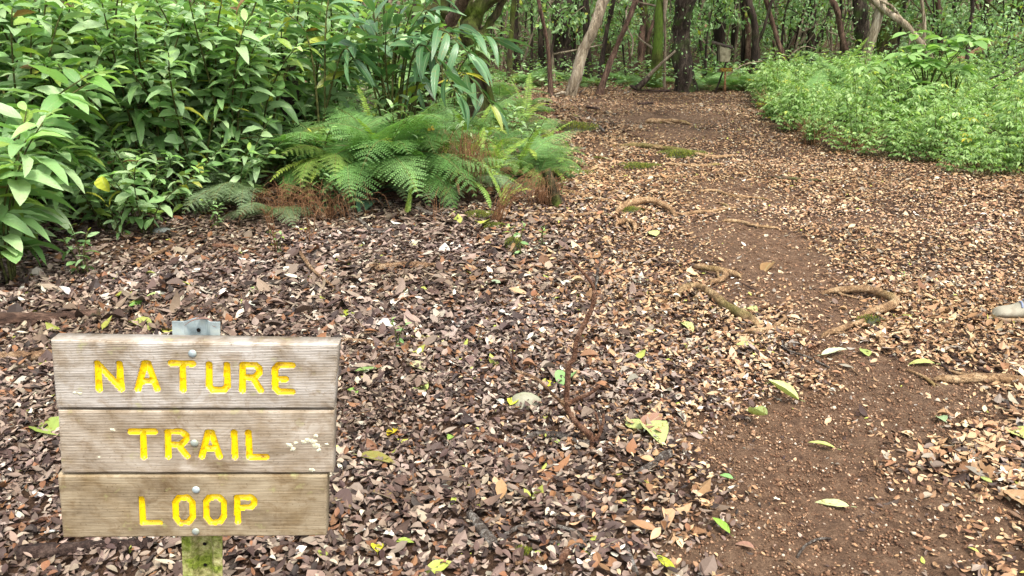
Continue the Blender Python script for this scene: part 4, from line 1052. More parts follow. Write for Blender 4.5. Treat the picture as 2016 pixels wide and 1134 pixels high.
moss('moss_tuft', 'yellow-brown upright moss tuft beside the seedling', at(1010, 492), .055, .09)
moss('moss_tuft', 'flat olive moss mound left of the leaning dry stalks', at(945, 428), .12, .045)
moss('moss_tuft', 'small olive moss patch below the leaning dry stalks', at(970, 448), .08, .035)
moss('moss_tuft', 'moss patch beside the path right of the mossy stump', at(1130, 345), .17, .04)
moss('moss_tuft', 'green moss patch on the humped root', at(1238, 418), .10, .04)
moss('moss_tuft', 'moss patch at the right end of the long mossy root', at(1340, 306), .22, .04)
moss('moss_tuft', 'thin moss patch in the path below the long mossy root', at(1255, 328), .18, .02)
moss('moss_tuft', 'moss on the old log by the path', at(1132, 257), .26, .10)
moss('moss_tuft', 'pale yellow-green moss sprout beside the arched root', at(1712, 640), .06, .05, 260)
moss('moss_tuft', 'tiny yellow moss tuft on the litter near the bottom', at(1028, 1092), .022, .015, 200)

# ------------------------------------------------------------------ trees
CROWNS = []
crown_t = leaf_t(1, .5, .15, .3, .45, .8)
for q in range(4):
    g = Geo(); n = 1500; cl = rng.normal(0, 1, (26, 3)); cl /= np.linalg.norm(cl, axis=1)[:, None]; cl *= rng.uniform(.5, 2.3, (26, 1)) * np.array([1, 1, .6])
    p = cl[rng.integers(0, 26, n)] + rng.normal(0, .38, (n, 3)); dr = rng.normal(0, 1, (n, 3)); dr[:, 2] -= .3
    scatter(g, crown_t, p, frames(dr, None, rng.normal(0, .6, n)), rng.uniform(.14, .26, n), greens(n, GREEN, .8))
    o = g.build('crown', M['far']); CROWNS.append(o.data); bpy.data.objects.remove(o)

def tree(name, label, polys, mat, Y=None, h=5.5, crown=True, cat='tree', group=None, bump=.22, flare=1.7, sides=12, ivy=0, base=None):
    """polys: list of (list of (px,py), w0 px, w1 px, grow) - first one starts on the ground"""
    p0 = at(*polys[0][0][0]) if base is None else base
    if Y is not None: p0 = gp(onY(*polys[0][0][0], Y).x, Y)
    D = p0.y; root = thing(name, label, cat, p0, group=group)
    mpp = math.sqrt(D * D + 1.6 ** 2) / FPX; tops = []
    g = Geo()
    for k_, (pts, w0, w1, grow) in enumerate(polys):
        P = [np.array(onY(px, py, D)) for px, py in pts]
        if k_ == 0: P[0] = np.array(p0) - [0, 0, .05]
        P = [p + np.array([0, random.uniform(-.12, .12) * (j_ > 0), 0]) for j_, p in enumerate(P)]
        r = [w0 * mpp / 2, w1 * mpp / 2]
        L = smoothline(P, 22); R = np.linspace(r[0], r[1], 22)
        if k_ == 0: R = R * (1 + (flare - 1) * np.exp(-np.linspace(0, 8, 22)))
        if grow > 0:
            dd = L[-1] - L[-4]; dd /= np.linalg.norm(dd); dd[2] = max(dd[2], .55); m = 10; ext = []
            q_ = L[-1].copy()
            for _ in range(m):
                dd = dd + rng.normal(0, .09, 3) + np.array([0, 0, .05]); dd /= np.linalg.norm(dd); q_ = q_ + dd * grow / m; ext.append(q_.copy())
            L = np.vstack([L, ext]); R = np.concatenate([R, np.linspace(r[1], r[1] * .45, m)])
            tops.append(L[-1])
        tube(g, L - np.array(p0), np.maximum(R, .006), sides, bump, seed=random.randint(1, 90))
    g.build('trunk', M[mat], root, attrs=False)
    if crown and tops and name in ('big_tree', 'forked_tree', 'mossy_tree'):
        for tp_ in tops[:1]:
            o = bpy.data.objects.new('crown', random.choice(CROWNS)); C.objects.link(o); o.parent = root
            o.location = Vector(tp_) - p0 + Vector((0, 0, .4)); o.rotation_euler = (0, 0, random.uniform(0, 6)); o.scale = (random.uniform(.8, 1.2),) * 3
    if ivy:
        gi = Geo(); n = ivy; tz = rng.random(n); L0 = smoothline([np.array(onY(px, py, D)) for px, py in polys[0][0]], 30); ix = (tz * 29).astype(int)
        a = rng.uniform(0, 6.283, n); rr = polys[0][1] * mpp / 2 * rng.uniform(1, 1.5, n)
        p = L0[ix] - np.array(p0) + np.stack([np.cos(a) * rr, np.sin(a) * rr, rng.normal(0, .05, n)], -1)
        dr = np.stack([np.cos(a), np.sin(a), rng.normal(-.2, .5, n)], -1)
        scatter(gi, crown_t, p, frames(dr, None, rng.normal(0, .5, n)), rng.uniform(.04, .09, n), greens(n, GREEN, 1.1)); gi.build('climbing_leaves', M['far'], root)
    return root

tree('leaning_tree', 'pale smooth leaning trunk with a split dark base at the clearing edge', [([(1122, 190), (1134, 150), (1148, 100), (1168, 55), (1189, 0)], 20, 20, 6), ([(1124, 188), (1108, 183), (1092, 187)], 9, 3, 0), ([(1126, 186), (1131, 191), (1134, 197)], 8, 3, 0)], 'bark_pale', flare=1.2)
tree('leaning_tree', 'slender brown trunk leaning right beside the pale trunk', [([(1177, 187), (1192, 148), (1210, 105), (1232, 50), (1252, 0)], 11, 10, 5)], 'bark_red', sides=10)
tree('leaning_tree', 'thin black trunk leaning right behind the brown one', [([(1179, 166), (1187, 110), (1196, 55), (1207, 0)], 9, 8, 5)], 'bark_dark', sides=8)
tree('mossy_tree', 'straight trunk coated in bright green moss', [([(1289, 172), (1294, 110), (1297, 50), (1302, 0)], 19, 15, 5.5)], 'bark_green', bump=.15)
tree('thin_tree', 'very thin grey trunk right beside the moss-green one', [([(1307, 173), (1310, 90), (1308, 0)], 5, 4.5, 5)], 'bark_grey', sides=7, bump=.1)
tree('big_tree', 'thickest dark rough trunk with a hollow mossy base', [([(1352, 180), (1346, 140), (1342, 90), (1346, 40), (1349, 0)], 33, 32, 6), ([(1360, 176), (1358, 130), (1352, 80)], 12, 6, 0), ([(1349, 160), (1342, 172), (1336, 180)], 12, 8, 0)], 'bark_big', sides=18, bump=.3, ivy=160)
tree('thin_tree', 'thin red-brown sapling at the left corner of the clearing', [([(1085, 189), (1083, 140), (1077, 80), (1066, 30), (1060, 0)], 8, 6, 4)], 'bark_red', sides=8)
tree('big_tree', 'broad dark trunk behind the pale leaning one at left', [([(1113, 152), (1106, 100), (1104, 50), (1112, 0)], 34, 36, 5), ([(1128, 140), (1114, 80), (1098, 35), (1094, 0)], 17, 13, 0)], 'bark_dark', sides=14, ivy=120)
tree('dark_tree', 'dark trunk between the broad dark trunk and the pale one', [([(1156, 152), (1155, 80), (1150, 0)], 14, 14, 5)], 'bark_dark')
tree('dark_tree', 'dark trunk standing left of the thin red-brown sapling', [([(1067, 148), (1065, 80), (1066, 0)], 12, 12, 5)], 'bark_dark', ivy=50)
tree('thin_tree', 'thin black stem, second left of the red-brown sapling', [([(1045, 148), (1047, 80), (1046, 0)], 5, 5, 4)], 'bark_dark', sides=7)
tree('thin_tree', 'thin dark trunk just right of the mossy forked tree', [([(1003, 165), (1004, 110), (1008, 50), (1012, 0)], 10, 10, 5)], 'bark_moss', sides=9)
tree('dark_tree', 'short dark trunk seen between the two thin stems at left', [([(1018, 140), (1016, 80), (1015, 0)], 9, 9, 5)], 'bark_dark', sides=8)
tree('forked_tree', 'massive mossy tree forking low above the ferns', [([(936, 215), (940, 150), (938, 100), (926, 60), (935, 25), (960, 0)], 44, 26, 4), ([(968, 205), (952, 150), (940, 110)], 14, 16, 0), ([(938, 80), (968, 40), (992, 0)], 16, 12, 4), ([(930, 100), (912, 60), (922, 20), (928, -10)], 14, 15, 3)], 'bark_moss', Y=10.5, sides=18, bump=.32, flare=1.3)
tree('leaning_tree', 'reddish peeling trunk leaning right behind the ginger', [([(845, 190), (862, 100), (880, 55), (912, 0)], 30, 22, 4)], 'bark_red', Y=10.2, sides=12, bump=.3, flare=1.2)
tree('mossy_tree', 'wide moss-brown trunk between the ginger and the reddish trunk', [([(826, 190), (842, 110), (850, 50), (862, 0)], 44, 46, 4)], 'bark_moss', Y=10.9, sides=16, bump=.3, flare=1.1)
tree('dark_tree', 'thin grey-white stem hidden behind the ginger leaves', [([(760, 200), (764, 80), (768, 0)], 10, 9, 4)], 'bark_grey', Y=10.5, sides=8)
tree('tree_fern', 'black fibrous tree-fern trunk with a torn tan frond base', [([(574, 262), (570, 215), (564, 160), (556, 105)], 34, 30, 0)], 'bark_dark', Y=7.6, sides=14, bump=.35, crown=False, flare=1.1)
tree('stump', 'dark leaning mossy stump at the right end of the bank', [([(1095, 405), (1088, 370), (1076, 335)], 26, 18, 0)], 'bark_moss', sides=12, bump=.35, crown=False, cat='stump', flare=1.4)
tree('dark_tree', 'black forked trunk right of the small distant sign', [([(1487, 155), (1486, 100), (1483, 50), (1470, 0)], 15, 12, 5), ([(1488, 90), (1500, 60), (1512, 20)], 7, 5, 3)], 'bark_dark')
tree('dark_tree', 'brown trunk left of the black forked trunk', [([(1474, 150), (1473, 80), (1471, 0)], 12, 9, 5)], 'bark_red', sides=10)
tree('thin_tree', 'thin dark trunk second left of the black forked one', [([(1462, 150), (1462, 80), (1463, 0)], 7, 7, 5)], 'bark_dark', sides=8)
tree('thin_tree', 'pale crooked stem bending behind the sloping little roof', [([(1415, 152), (1411, 115), (1399, 97), (1384, 78), (1380, 45), (1384, 0)], 5, 4, 4)], 'bark_grey', sides=7)
tree('thin_tree', 'reddish multi-stemmed trunk behind the leaning brown one', [([(1258, 152), (1262, 100), (1266, 50), (1262, 0)], 14, 10, 4), ([(1262, 110), (1276, 70), (1287, 40)], 9, 5, 3), ([(1243, 150), (1238, 80), (1236, 60), (1231, 45)], 4, 3, 2)], 'bark_red', sides=9)
tree('leaning_tree', 'brown forked trunk leaning left behind the patch corner', [([(1553, 147), (1537, 105), (1524, 60), (1506, 0)], 9, 8, 5), ([(1542, 155), (1528, 110), (1521, 80)], 5, 4, 0)], 'bark_red', sides=9)
tree('thin_tree', 'dark stem leaning slightly right beside the brown forked trunk', [([(1549, 130), (1553, 70), (1563, 0)], 6, 5, 5)], 'bark_dark', sides=8)
tree('dark_tree', 'upright dark trunk crossed by a black slanting branch', [([(1596, 138), (1598, 80), (1599, 0)], 16, 15, 5), ([(1590, 132), (1608, 90), (1626, 50), (1640, 10)], 8, 6, 3)], 'bark_big', ivy=60)
tree('leaning_tree', 'dark trunk leaning left in front of the leafy dark one', [([(1673, 156), (1670, 110), (1658, 60), (1646, 20), (1638, 0)], 10, 11, 5)], 'bark_red', sides=10)
tree('thin_tree', 'thin black stem just left of the leaning dark trunk', [([(1656, 140), (1657, 80), (1652, 0)], 5, 5, 5)], 'bark_dark', sides=7)
tree('big_tree', 'dark leafy trunk left of the pale peeling trunk', [([(1694, 150), (1694, 80), (1694, 0)], 24, 25, 5)], 'bark_big', ivy=240, sides=14)
tree('leaning_tree', 'pale peeling trunk standing in the herbs', [([(1702, 158), (1708, 110), (1720, 55), (1736, 0)], 15, 17, 5)], 'bark_pale', sides=12, flare=1.1)
tree('big_tree', 'broad dark mossy trunk right of the pale peeling trunk', [([(1742, 140), (1744, 80), (1756, 30), (1768, 0)], 38, 30, 5), ([(1756, 55), (1790, 46), (1830, 30)], 9, 5, 0)], 'bark_moss', sides=16)
tree('leaning_tree', 'pale leaning trunk crossing from the upper left, forked low', [([(1848, 160), (1832, 118), (1818, 92), (1797, 66), (1775, 45), (1745, 20), (1710, -6)], 9, 13, 4), ([(1818, 84), (1817, 50), (1815, 0)], 7, 6, 4), ([(1786, 52), (1772, 30), (1750, 12), (1725, -5)], 6, 5, 3)], 'bark_pale', sides=10, flare=1.0)
tree('dark_tree', 'black trunk with a V fork near the right border', [([(1966, 90), (1967, 50), (1966, 0)], 14, 14, 5), ([(1966, 78), (1980, 45), (1996, 0)], 9, 9, 4)], 'bark_dark')
tree('dark_tree', 'short black stem in the shade near the right border', [([(1901, 172), (1904, 130), (1908, 80), (1912, 20)], 9, 6, 4)], 'bark_dark', sides=9)
tree('thin_tree', 'grey stem leaning right above the fallen log', [([(1926, 105), (1934, 60), (1946, 0)], 8, 7, 4)], 'bark_grey', sides=8)
tree('thin_tree', 'two black stems low beside the split dark trunk', [([(1491, 178), (1492, 150)], 6, 5, 0), ([(1501, 176), (1498, 160), (1494, 150)], 5, 4, 0)], 'bark_dark', crown=False, cat='sapling', sides=7)

# understory saplings: leafy, copied
def sapling(H, n, L):
    root = thing('understory_tree', 'x', 'sapling', (0, 0, -50)); gs, gl = Geo(), Geo()
    P = smoothline([(0, 0, -.05), (rng.normal(0, .15), rng.normal(0, .15), H * .5), (rng.normal(0, .3), rng.normal(0, .3), H)], 12)
    tube(gs, P, np.linspace(.035, .012, 12), 7, .15)
    for b_ in range(9):
        t = rng.uniform(.2, 1); p = np.array([np.interp(t, np.linspace(0, 1, 12), P[:, q]) for q in range(3)]); a = rng.uniform(0, 6.283); ln = rng.uniform(.5, 1.1)
        e = p + np.array([math.cos(a) * ln, math.sin(a) * ln, rng.uniform(-.1, .5)]); Q_ = smoothline([p, (p + e) / 2 + [0, 0, .1], e], 6); tube(gs, Q_, np.linspace(.012, .003, 6), 4)
        m = n // 9; tt = rng.uniform(.2, 1, m); c = p + (e - p) * tt[:, None] + rng.normal(0, .13, (m, 3)); dr = rng.normal(0, 1, (m, 3)); dr[:, 2] -= .4
        scatter(gl, crown_t, c, frames(dr, None, rng.normal(0, .5, m)), L * rng.uniform(.7, 1.3, m), greens(m))
    gs.build('trunk', M['bark_dark'], root, attrs=False); gl.build('crown', M['far'], root)
    return root
UP = [sapling(2.6, 700, .11), sapling(3.2, 800, .10), sapling(2.0, 600, .12), sapling(1.5, 500, .10)]
pts = []
for t_ in range(4000):
    if len(pts) >= 95: break
    y = rng.uniform(17.6, 33); x = rng.uniform(-.68, .68) * y
    if any((x - a) ** 2 + (y - b_) ** 2 < 1.15 ** 2 for a, b_ in pts): continue
    if x < -.1 * y and rng.random() < .6: continue
    pts.append((x, y)); place(UP, len(pts) % 4, gp(x, y), rng.uniform(0, 6.28), rng.uniform(.8, 1.2), 'small leafy understory tree among the trunks behind the clearing', 'understory trees behind the clearing')
# plain thin far trunks
FT = []
for q in range(6):
    root = thing('thin_tree', 'x', 'tree', (0, 0, -50)); g = Geo(); lean = rng.normal(0, .35, 2)
    P = smoothline([(0, 0, -.1), (lean[0] * .5 + rng.normal(0, .1), lean[1] * .5, 1.2), (lean[0] * 1.4 + rng.normal(0, .15), lean[1] * 1.4, 2.8), (lean[0] * 2.4, lean[1] * 2.4, 5)], 20)
    r = [.11, .035, .06, .045, .05, .09][q]; tube(g, P, np.linspace(r, r * .55, 20), 8, .25, q)
    for b_ in range(4):
        i_ = rng.integers(3, 14); p = P[i_]; a = rng.uniform(0, 6.283); ln = rng.uniform(.6, 1.6)
        e = p + np.array([math.cos(a) * ln, math.sin(a) * ln, rng.uniform(.2, 1.3)]); tube(g, smoothline([p, (p + e) / 2 + rng.normal(0, .12, 3), e], 8), np.linspace(r * .4, r * .12, 8), 5, .1)
    g.build('trunk', M[['bark_dark', 'bark_grey', 'bark_red', 'bark_grey', 'bark_pale', 'bark_moss'][q]], root, attrs=False)
    if q == 5: o = bpy.data.objects.new('crown', CROWNS[q % 4]); C.objects.link(o); o.parent = root; o.location = P[-1]; o.scale = (.8,) * 3
    FT.append(root)
pts = []
for t_ in range(6000):
    if len(pts) >= 170: break
    y = rng.uniform(17.8, 38); x = rng.uniform(-.62, .72) * y
    if any((x - a) ** 2 + (y - b_) ** 2 < .8 ** 2 for a, b_ in pts): continue
    pts.append((x, y)); place(FT, int(rng.integers(0, 6)), gp(x, y), rng.uniform(0, 6.28), rng.uniform(.7, 1.5), 'thin crooked trunk deep in the wood behind the clearing', 'thin trunks deep in the wood')
# pale bare saplings leaning right, upper right
for q in range(84):
    px, py = random.uniform(1840, 2010), random.uniform(70, 112)
    if q > 27: px, py = random.uniform(1360, 1840), random.uniform(108, 140)
    if q > 62: px, py = random.uniform(960, 1360), random.uniform(120, 155)
    p0 = at(px, py); g = Geo(); ln = random.uniform(.5, 1.3) if q <= 27 else random.uniform(-.9, .9)
    P = smoothline([(0, 0, -.1), (ln * .35, random.uniform(-.2, .2), .8), (ln * .9, random.uniform(-.3, .3), 1.9), (ln * 1.5, 0, 3.2)], 12)
    r = random.uniform(.02, .045); tube(g, P, np.linspace(r, r * .5, 12), 6, .15, q)
    for b_ in range(2):
        i_ = random.randint(2, 8); e = P[i_] + np.array([random.uniform(-.6, .8), random.uniform(-.3, .3), random.uniform(.3, .9)]); tube(g, np.linspace(P[i_], e, 5), np.linspace(r * .5, r * .2, 5), 4)
    tag(g.build('bare_sapling', M['bark_grey'], attrs=False, parent=None), 'pale bare sapling leaning right in the tangle at upper right' if q <= 27 else 'pale bare crooked stem in the tangle behind the clearing', 'sapling', 'bare saplings at upper right' if q <= 27 else 'bare stems behind the clearing').location = p0
# far wood mass
n = 130000; yy = rng.uniform(25, 62, n); xx = rng.uniform(-1, 1, n) * (.75 * yy + 4); hz = rng.random(n) * (1.5 + 4.0 * vnoise(xx * .5, yy * .5, 50))
ok = vnoise(xx * .6, hz * 1.2 + yy * .3, 51) > .36
g = Geo(); m = ok.sum(); dr = rng.normal(0, 1, (m, 3))
scatter(g, crown_t, np.stack([xx[ok], yy[ok], G(xx[ok], yy[ok]) + hz[ok]], -1), frames(dr, None, rng.normal(0, .6, m)), rng.uniform(.14, .32, m), greens(m, GREEN, .95))
tag(g.build('distant_woods', M['far']), 'dense green wood closing the view behind the trunks', kind='stuff')

# broad-leaved sapling in the patch
def umbrella_sapling(loc, label, H, L, nwh):
    root = thing('broadleaf_sapling', label, 'sapling', loc); gs, gl = Geo(), Geo(); tp = leaf_t(4, .52, .12, .35, .5, .7, 0, .25)
    for b_ in range(nwh):
        a = rng.uniform(0, 6.283); ln = rng.uniform(.15, .55); h = H * rng.uniform(.55, 1.05); e = np.array([math.cos(a) * ln, math.sin(a) * ln * .7, h])
        tube(gs, smoothline([(0, 0, 0), (e[0] * .3, e[1] * .3, h * .55), e], 8), np.linspace(.012, .005, 8), 5)
        m = 9; az = np.arange(m) * 6.283 / m + rng.normal(0, .2, m); dr = np.stack([np.cos(az), np.sin(az), rng.uniform(-.1, .35, m)], -1)
        scatter(gl, tp, np.tile(e, (m, 1)), frames(dr, None, rng.normal(0, .2, m)), L * rng.uniform(.75, 1.15, m), greens(m, [((140, 176, 104), 3), ((116, 152, 84), 3), ((160, 192, 122), 2)]))
    gs.build('stems', M['stem'], root, attrs=False); gl.build('leaves', M['herb'], root)
umbrella_sapling(at(1815, 235), 'sapling with broad whorled leaves rising above the herbs', 1.15, .24, 13)
umbrella_sapling(at(1870, 225), 'smaller broad-leaved sapling right of the tallest one', 1.0, .2, 7)
umbrella_sapling(at(1765, 240), 'low broad-leaved sapling left of the tallest one', .85, .2, 6)
# vine shrubs on the right border
for q, (px, py, s) in enumerate([(1935, 150, 1.0), (1985, 140, 1.1), (2030, 160, 1.1), (1965, 190, .8), (2040, 210, 1.0), (1900, 135, .8)]):
    place(UP, 3, at(px, py), q * 1.2, s, ['small-leaved bush behind the dark fallen branches', 'small-leaved bush under the V-forked trunk', 'small-leaved bush cut by the right border', 'low small-leaved bush below the dark branches', 'bush at the right border above the herbs', 'small-leaved bush right of the short black stem'][q], 'small-leaved bushes at the right border')

# fallen limbs seen in the air or leaning
def limb(name, label, pts, r0, r1, mat, Y=None, cat='branch', bump=.15):
    P = [np.array(onY(px, py, yy)) for (px, py), yy in pts]; b0 = P[0].copy(); g = Geo()
    L = smoothline(P, 26); tube(g, L, np.linspace(r0, r1, 26), 9, bump, 3)
    return tag(g.build(name, M[mat], attrs=False, base=b0), label, cat)
limb('log', 'tan fallen trunk slanting up to the right border', [((1872, 126), 17.5), ((1940, 93), 17.7), ((2040, 58), 18)], .07, .06, 'stick', cat='log')
limb('fallen_branch', 'thin dark arching branch above the herbs near the right border', [((1922, 166), 13), ((1970, 146), 13), ((2030, 108), 13)], .018, .008, 'bark_dark')
limb('fallen_branch', 'lower thin dark branch rising to the right border', [((1935, 188), 12.4), ((1975, 160), 12.4), ((2035, 126), 12.4)], .018, .01, 'bark_dark')
limb('fallen_branch', 'thin brown pole propped between the brown trunk and the moss-green one', [((1256, 172), 16.6), ((1290, 136), 16.5), ((1330, 100), 16.4)], .045, .02, 'bark_grey')
limb('fallen_branch', 'short dark log end lying at the foot of the propped pole', [((1254, 174), 16.3), ((1278, 152), 16.3)], .07, .05, 'bark_dark')
limb('fallen_branch', 'pale thin branch sloping down behind the small distant sign', [((1430, 150), 17.5), ((1463, 128), 17.6), ((1500, 120), 18)], .02, .012, 'bark_grey')
limb('fallen_branch', 'thin arching twig left of the upright dark trunk', [((1552, 112), 17.5), ((1580, 92), 17.5), ((1606, 96), 17.5)], .012, .008, 'bark_grey')
limb('vine', 'hanging curved pale vine between the leaning trunks', [((1243, 110), 17.5), ((1246, 80), 17.5), ((1236, 55), 17.5), ((1232, 20), 17.5)], .02, .015, 'bark_pale', cat='vine')

# ------------------------------------------------------------------ little shelter box and distant sign
bx = at(1409, 183); DY = bx.y
def P3(px, py, dy=0.0): return np.array(onY(px, py, DY + dy))
shel = thing('shelter_box', 'small grey box with a sloping roof on a black slanting pole', 'box', bx); bb = np.array(bx)
g = Geo(); tube(g, smoothline([P3(1408, 184), P3(1420, 150), P3(1431, 118)], 10) - bb, .02, 7); g.build('pole', M['bark_dark'], shel, attrs=False)
def slab(c4, th, geo, col=(1, 1, 1)):
    c4 = np.array(c4); n_ = np.cross(c4[1] - c4[0], c4[3] - c4[0]); n_ /= np.linalg.norm(n_)
    geo.add(np.vstack([c4, c4 + n_ * th]), [(0, 1, 2, 3), (7, 6, 5, 4), (0, 4, 5, 1), (1, 5, 6, 2), (2, 6, 7, 3), (3, 7, 4, 0)], None, col)
t = NT('faded panel'); M['panel'] = t.done(t.principled(t.ramp(t.noise(t.obj(), 14, 5), [(.35, tuple(lin((92, 86, 66)))), (.65, tuple(lin((140, 134, 108))))]), .8, .2))
g = Geo(); slab([P3(1413, 120) - bb, P3(1431, 121) - bb, P3(1434, 97) - bb, P3(1412, 90) - bb], .22, g); g.build('box_body', M['panel'], shel, attrs=False, smooth=False)
g = Geo(); slab([P3(1400, 85, -.12) - bb, P3(1443, 97, -.12) - bb, P3(1443, 94, .38) - bb, P3(1401, 82, .38) - bb], .025, g); g.build('roof', M['bark_dark'], shel, attrs=False, smooth=False)
g = Geo()
tube(g, np.array([P3(1412, 92, -.02), P3(1412, 121, -.02)]) - bb, .014, 5); tube(g, np.array([P3(1434, 98, -.02), P3(1431, 122, -.02)]) - bb, .014, 5); g.build('frame', M['bark_dark'], shel, attrs=False)
ds = at(1428, 184); DY = ds.y; ds = gp(onY(1428, 184, DY).x, DY); bb = np.array(ds)
dsn = thing('trail_sign', 'small distant two-board sign with yellow lettering on a thin post', 'sign', ds)
t = NT('stained board'); M['board'] = t.done(t.principled(t.ramp(t.noise(t.obj(), 30, 4), [(.35, tuple(lin((70, 52, 26)))), (.65, tuple(lin((96, 74, 38))))]), .8, .2)); t = NT('faded yellow'); M['faded'] = t.done(t.principled(tuple(lin((170, 136, 40))), .8, .2))
for (y0_, y1_) in ((134, 137.3), (137.8, 141)):
    g = Geo(); slab([P3(1417, y1_) - bb, P3(1443, y1_ - .3) - bb, P3(1443, y0_ - .3) - bb, P3(1417, y0_) - bb], -.03, g); g.build('board', M['board'], dsn, attrs=False, smooth=False)
g = Geo(); tube(g, np.array([P3(1428, 140, .05) - bb, [0, .05, -.05]]), .022, 6); g.build('post', M['straw'], dsn, attrs=False)
for txt, yy_ in (('NATURE TRAIL', 136.9), ('TRAIL LOOP', 140.6)):
    cu = bpy.data.curves.new('t', 'FONT'); cu.body = txt; cu.size = .034; cu.align_x = 'CENTER'; cu.extrude = .002
    to = bpy.data.objects.new('t', cu); C.objects.link(to)
    bpy.context.view_layer.update(); me = bpy.data.meshes.new_from_object(to); bpy.data.objects.remove(to)
    o = bpy.data.objects.new('lettering', me); C.objects.link(o); me.materials.clear(); me.materials.append(M['faded']); o.parent = dsn
    o.location = Vector(P3(1430, yy_, -.036) - bb); o.rotation_euler = (math.pi / 2, 0, 0)

# ------------------------------------------------------------------ roots, sticks, logs on the ground
def onground(name, label, px, r0, r1, mat, cat, lift=.3, rise=0.0, sides=9, bump=.2, n=28, embed=0.0):
    """a root or stick laid along picture points on the ground, radii in metres"""
    P = []
    for k_, q in enumerate(px):
        p = np.array(at(q[0], q[1])); P.append(p)
    th_ = 1.4 if cat == 'root' else 1.1
    L = smoothline(P, n); R = np.linspace(r0, r1, n) * th_
    L[:, 2] = G(L[:, 0], L[:, 1]) + R * lift + rise * np.sin(np.linspace(0, math.pi, n)) + .006
    if embed: L[0, 2] -= embed; L[-1, 2] -= embed; L[1, 2] -= embed * .4; L[-2, 2] -= embed * .4
    if cat == 'root':
        tt_ = np.linspace(0, 1, n); R = R * (.3 + .7 * np.clip(np.sin(math.pi * np.clip(tt_, .0, 1)) * 2.2, 0, 1) ** .6)
    b = L[0].copy(); g = Geo(); tube(g, L, R, sides, bump, random.randint(1, 60))
    if cat == 'root':
        for _ in range(3):
            i_ = random.randint(3, n - 6); dd = L[i_ + 1] - L[i_]; a_ = math.atan2(dd[1], dd[0]) + random.choice([-1, 1]) * random.uniform(.5, 1.1); ln_ = random.uniform(6, 14) * R[i_]; c_ = [L[i_].copy()]
            for k_ in range(6):
                a_ += random.gauss(0, .22); q_ = c_[-1] + np.array([math.cos(a_), math.sin(a_), 0]) * ln_ / 6; q_[2] = float(G(q_[0], q_[1])) + .004 + (R[i_] * .4) * (1 - k_ / 4.0); c_.append(q_)
            tube(g, smoothline(c_, 12), np.linspace(R[i_] * .55, R[i_] * .12, 12), 6, bump, 3)
    return tag(g.build(name, M[mat], attrs=False, base=b), label, cat)
def root(label, px, r0, r1, mat='root', **k):
    return onground('tree_root', label, px, r0, r1, mat, 'root', lift=k.pop('lift', .65), embed=k.pop('embed', .02), **k)
root('thick pale root with moss on its back winding down the path', [(1330, 598), (1345, 577), (1372, 576), (1400, 590), (1425, 612), (1465, 632), (1500, 652)], .016, .02, 'root_moss', rise=.015)
root('pale root running right from under the mossy one into the bare soil', [(1460, 662), (1495, 658), (1530, 655), (1590, 660)], .014, .012)
root('short upright root stub crossing the pale root', [(1520, 655), (1535, 645), (1550, 628)], .01, .006, rise=.02)
root('gently curved root joining the arched one', [(1615, 667), (1650, 655), (1690, 642), (1725, 636)], .01, .014)
root('arched grey root curling round over the soil', [(1615, 580), (1660, 580), (1705, 584), (1738, 596), (1760, 610), (1735, 620), (1690, 628)], .014, .02, 'root', rise=.03)
root('short root pointing at the viewer below the moss sprout', [(1742, 640), (1737, 665), (1734, 688)], .012, .012)
root('thick pale bare root cut by the right border', [(1835, 752), (1880, 755), (1930, 752), (1975, 757), (2035, 764)], .012, .02)
root('thin root crossing the thick pale one at right', [(1782, 730), (1815, 745), (1840, 765)], .004, .006, bump=.05)
root('forked root standing out of the soil in the hollow', [(1362, 530), (1395, 540), (1430, 545), (1460, 549)], .016, .01, 'root', rise=.025)
root('near arm of the forked root in the hollow', [(1428, 542), (1424, 555), (1398, 562)], .014, .012, rise=.01)
root('long thin root slanting over the path, above the hollow', [(1322, 432), (1360, 424), (1410, 418), (1462, 411)], .014, .008)
root('thin forked root in the upper middle of the path', [(1370, 380), (1410, 379), (1435, 387), (1470, 391), (1520, 395)], .012, .008)
root('small side root under the thin forked one', [(1412, 400), (1430, 408), (1435, 414)], .008, .008)
root('thin root sliding into the litter above the hollow', [(1420, 437), (1455, 440), (1490, 449), (1540, 452)], .012, .008)
root('humped mossy root arching over a dark hole', [(1212, 424), (1235, 414), (1270, 408), (1295, 412), (1322, 424), (1328, 434)], .026, .012, 'root', rise=.04)
root('short brown root bridge below the mossy humped root', [(1210, 450), (1230, 445), (1247, 450), (1250, 462)], .016, .01, rise=.03)
root('long brown root running from the mossy stump across the litter', [(1030, 423), (1080, 427), (1130, 428), (1180, 424), (1215, 434)], .01, .01)
root('thin root hooking down from the long brown root', [(1178, 426), (1162, 440), (1163, 458), (1182, 468)], .007, .005)
root('long root trailing right from the stump foot', [(1102, 378), (1140, 388), (1180, 396), (1230, 402)], .016, .01)
root('long mossy root across the far path', [(1218, 289), (1260, 291), (1300, 296), (1345, 300), (1400, 306)], .028, .014, 'root_moss', rise=.02, lift=.2)
root('faint root beyond the arching sword frond', [(1260, 350), (1310, 352), (1350, 348)], .014, .01)
root('dark buried root in the middle of the clearing', [(1500, 352), (1560, 356), (1620, 358)], .016, .01, 'log')
root('root ridge across the far middle of the path', [(1270, 243), (1310, 242), (1360, 247)], .03, .02)
root('thin root ridge left of the bare far patch', [(1360, 305), (1410, 312), (1450, 309)], .016, .012)
root('root ridge under the litter at the path centre', [(1300, 325), (1370, 330), (1420, 326)], .014, .012)
root('thin dark root on the right litter', [(1895, 441), (1930, 444), (1975, 436)], .006, .004, 'log')

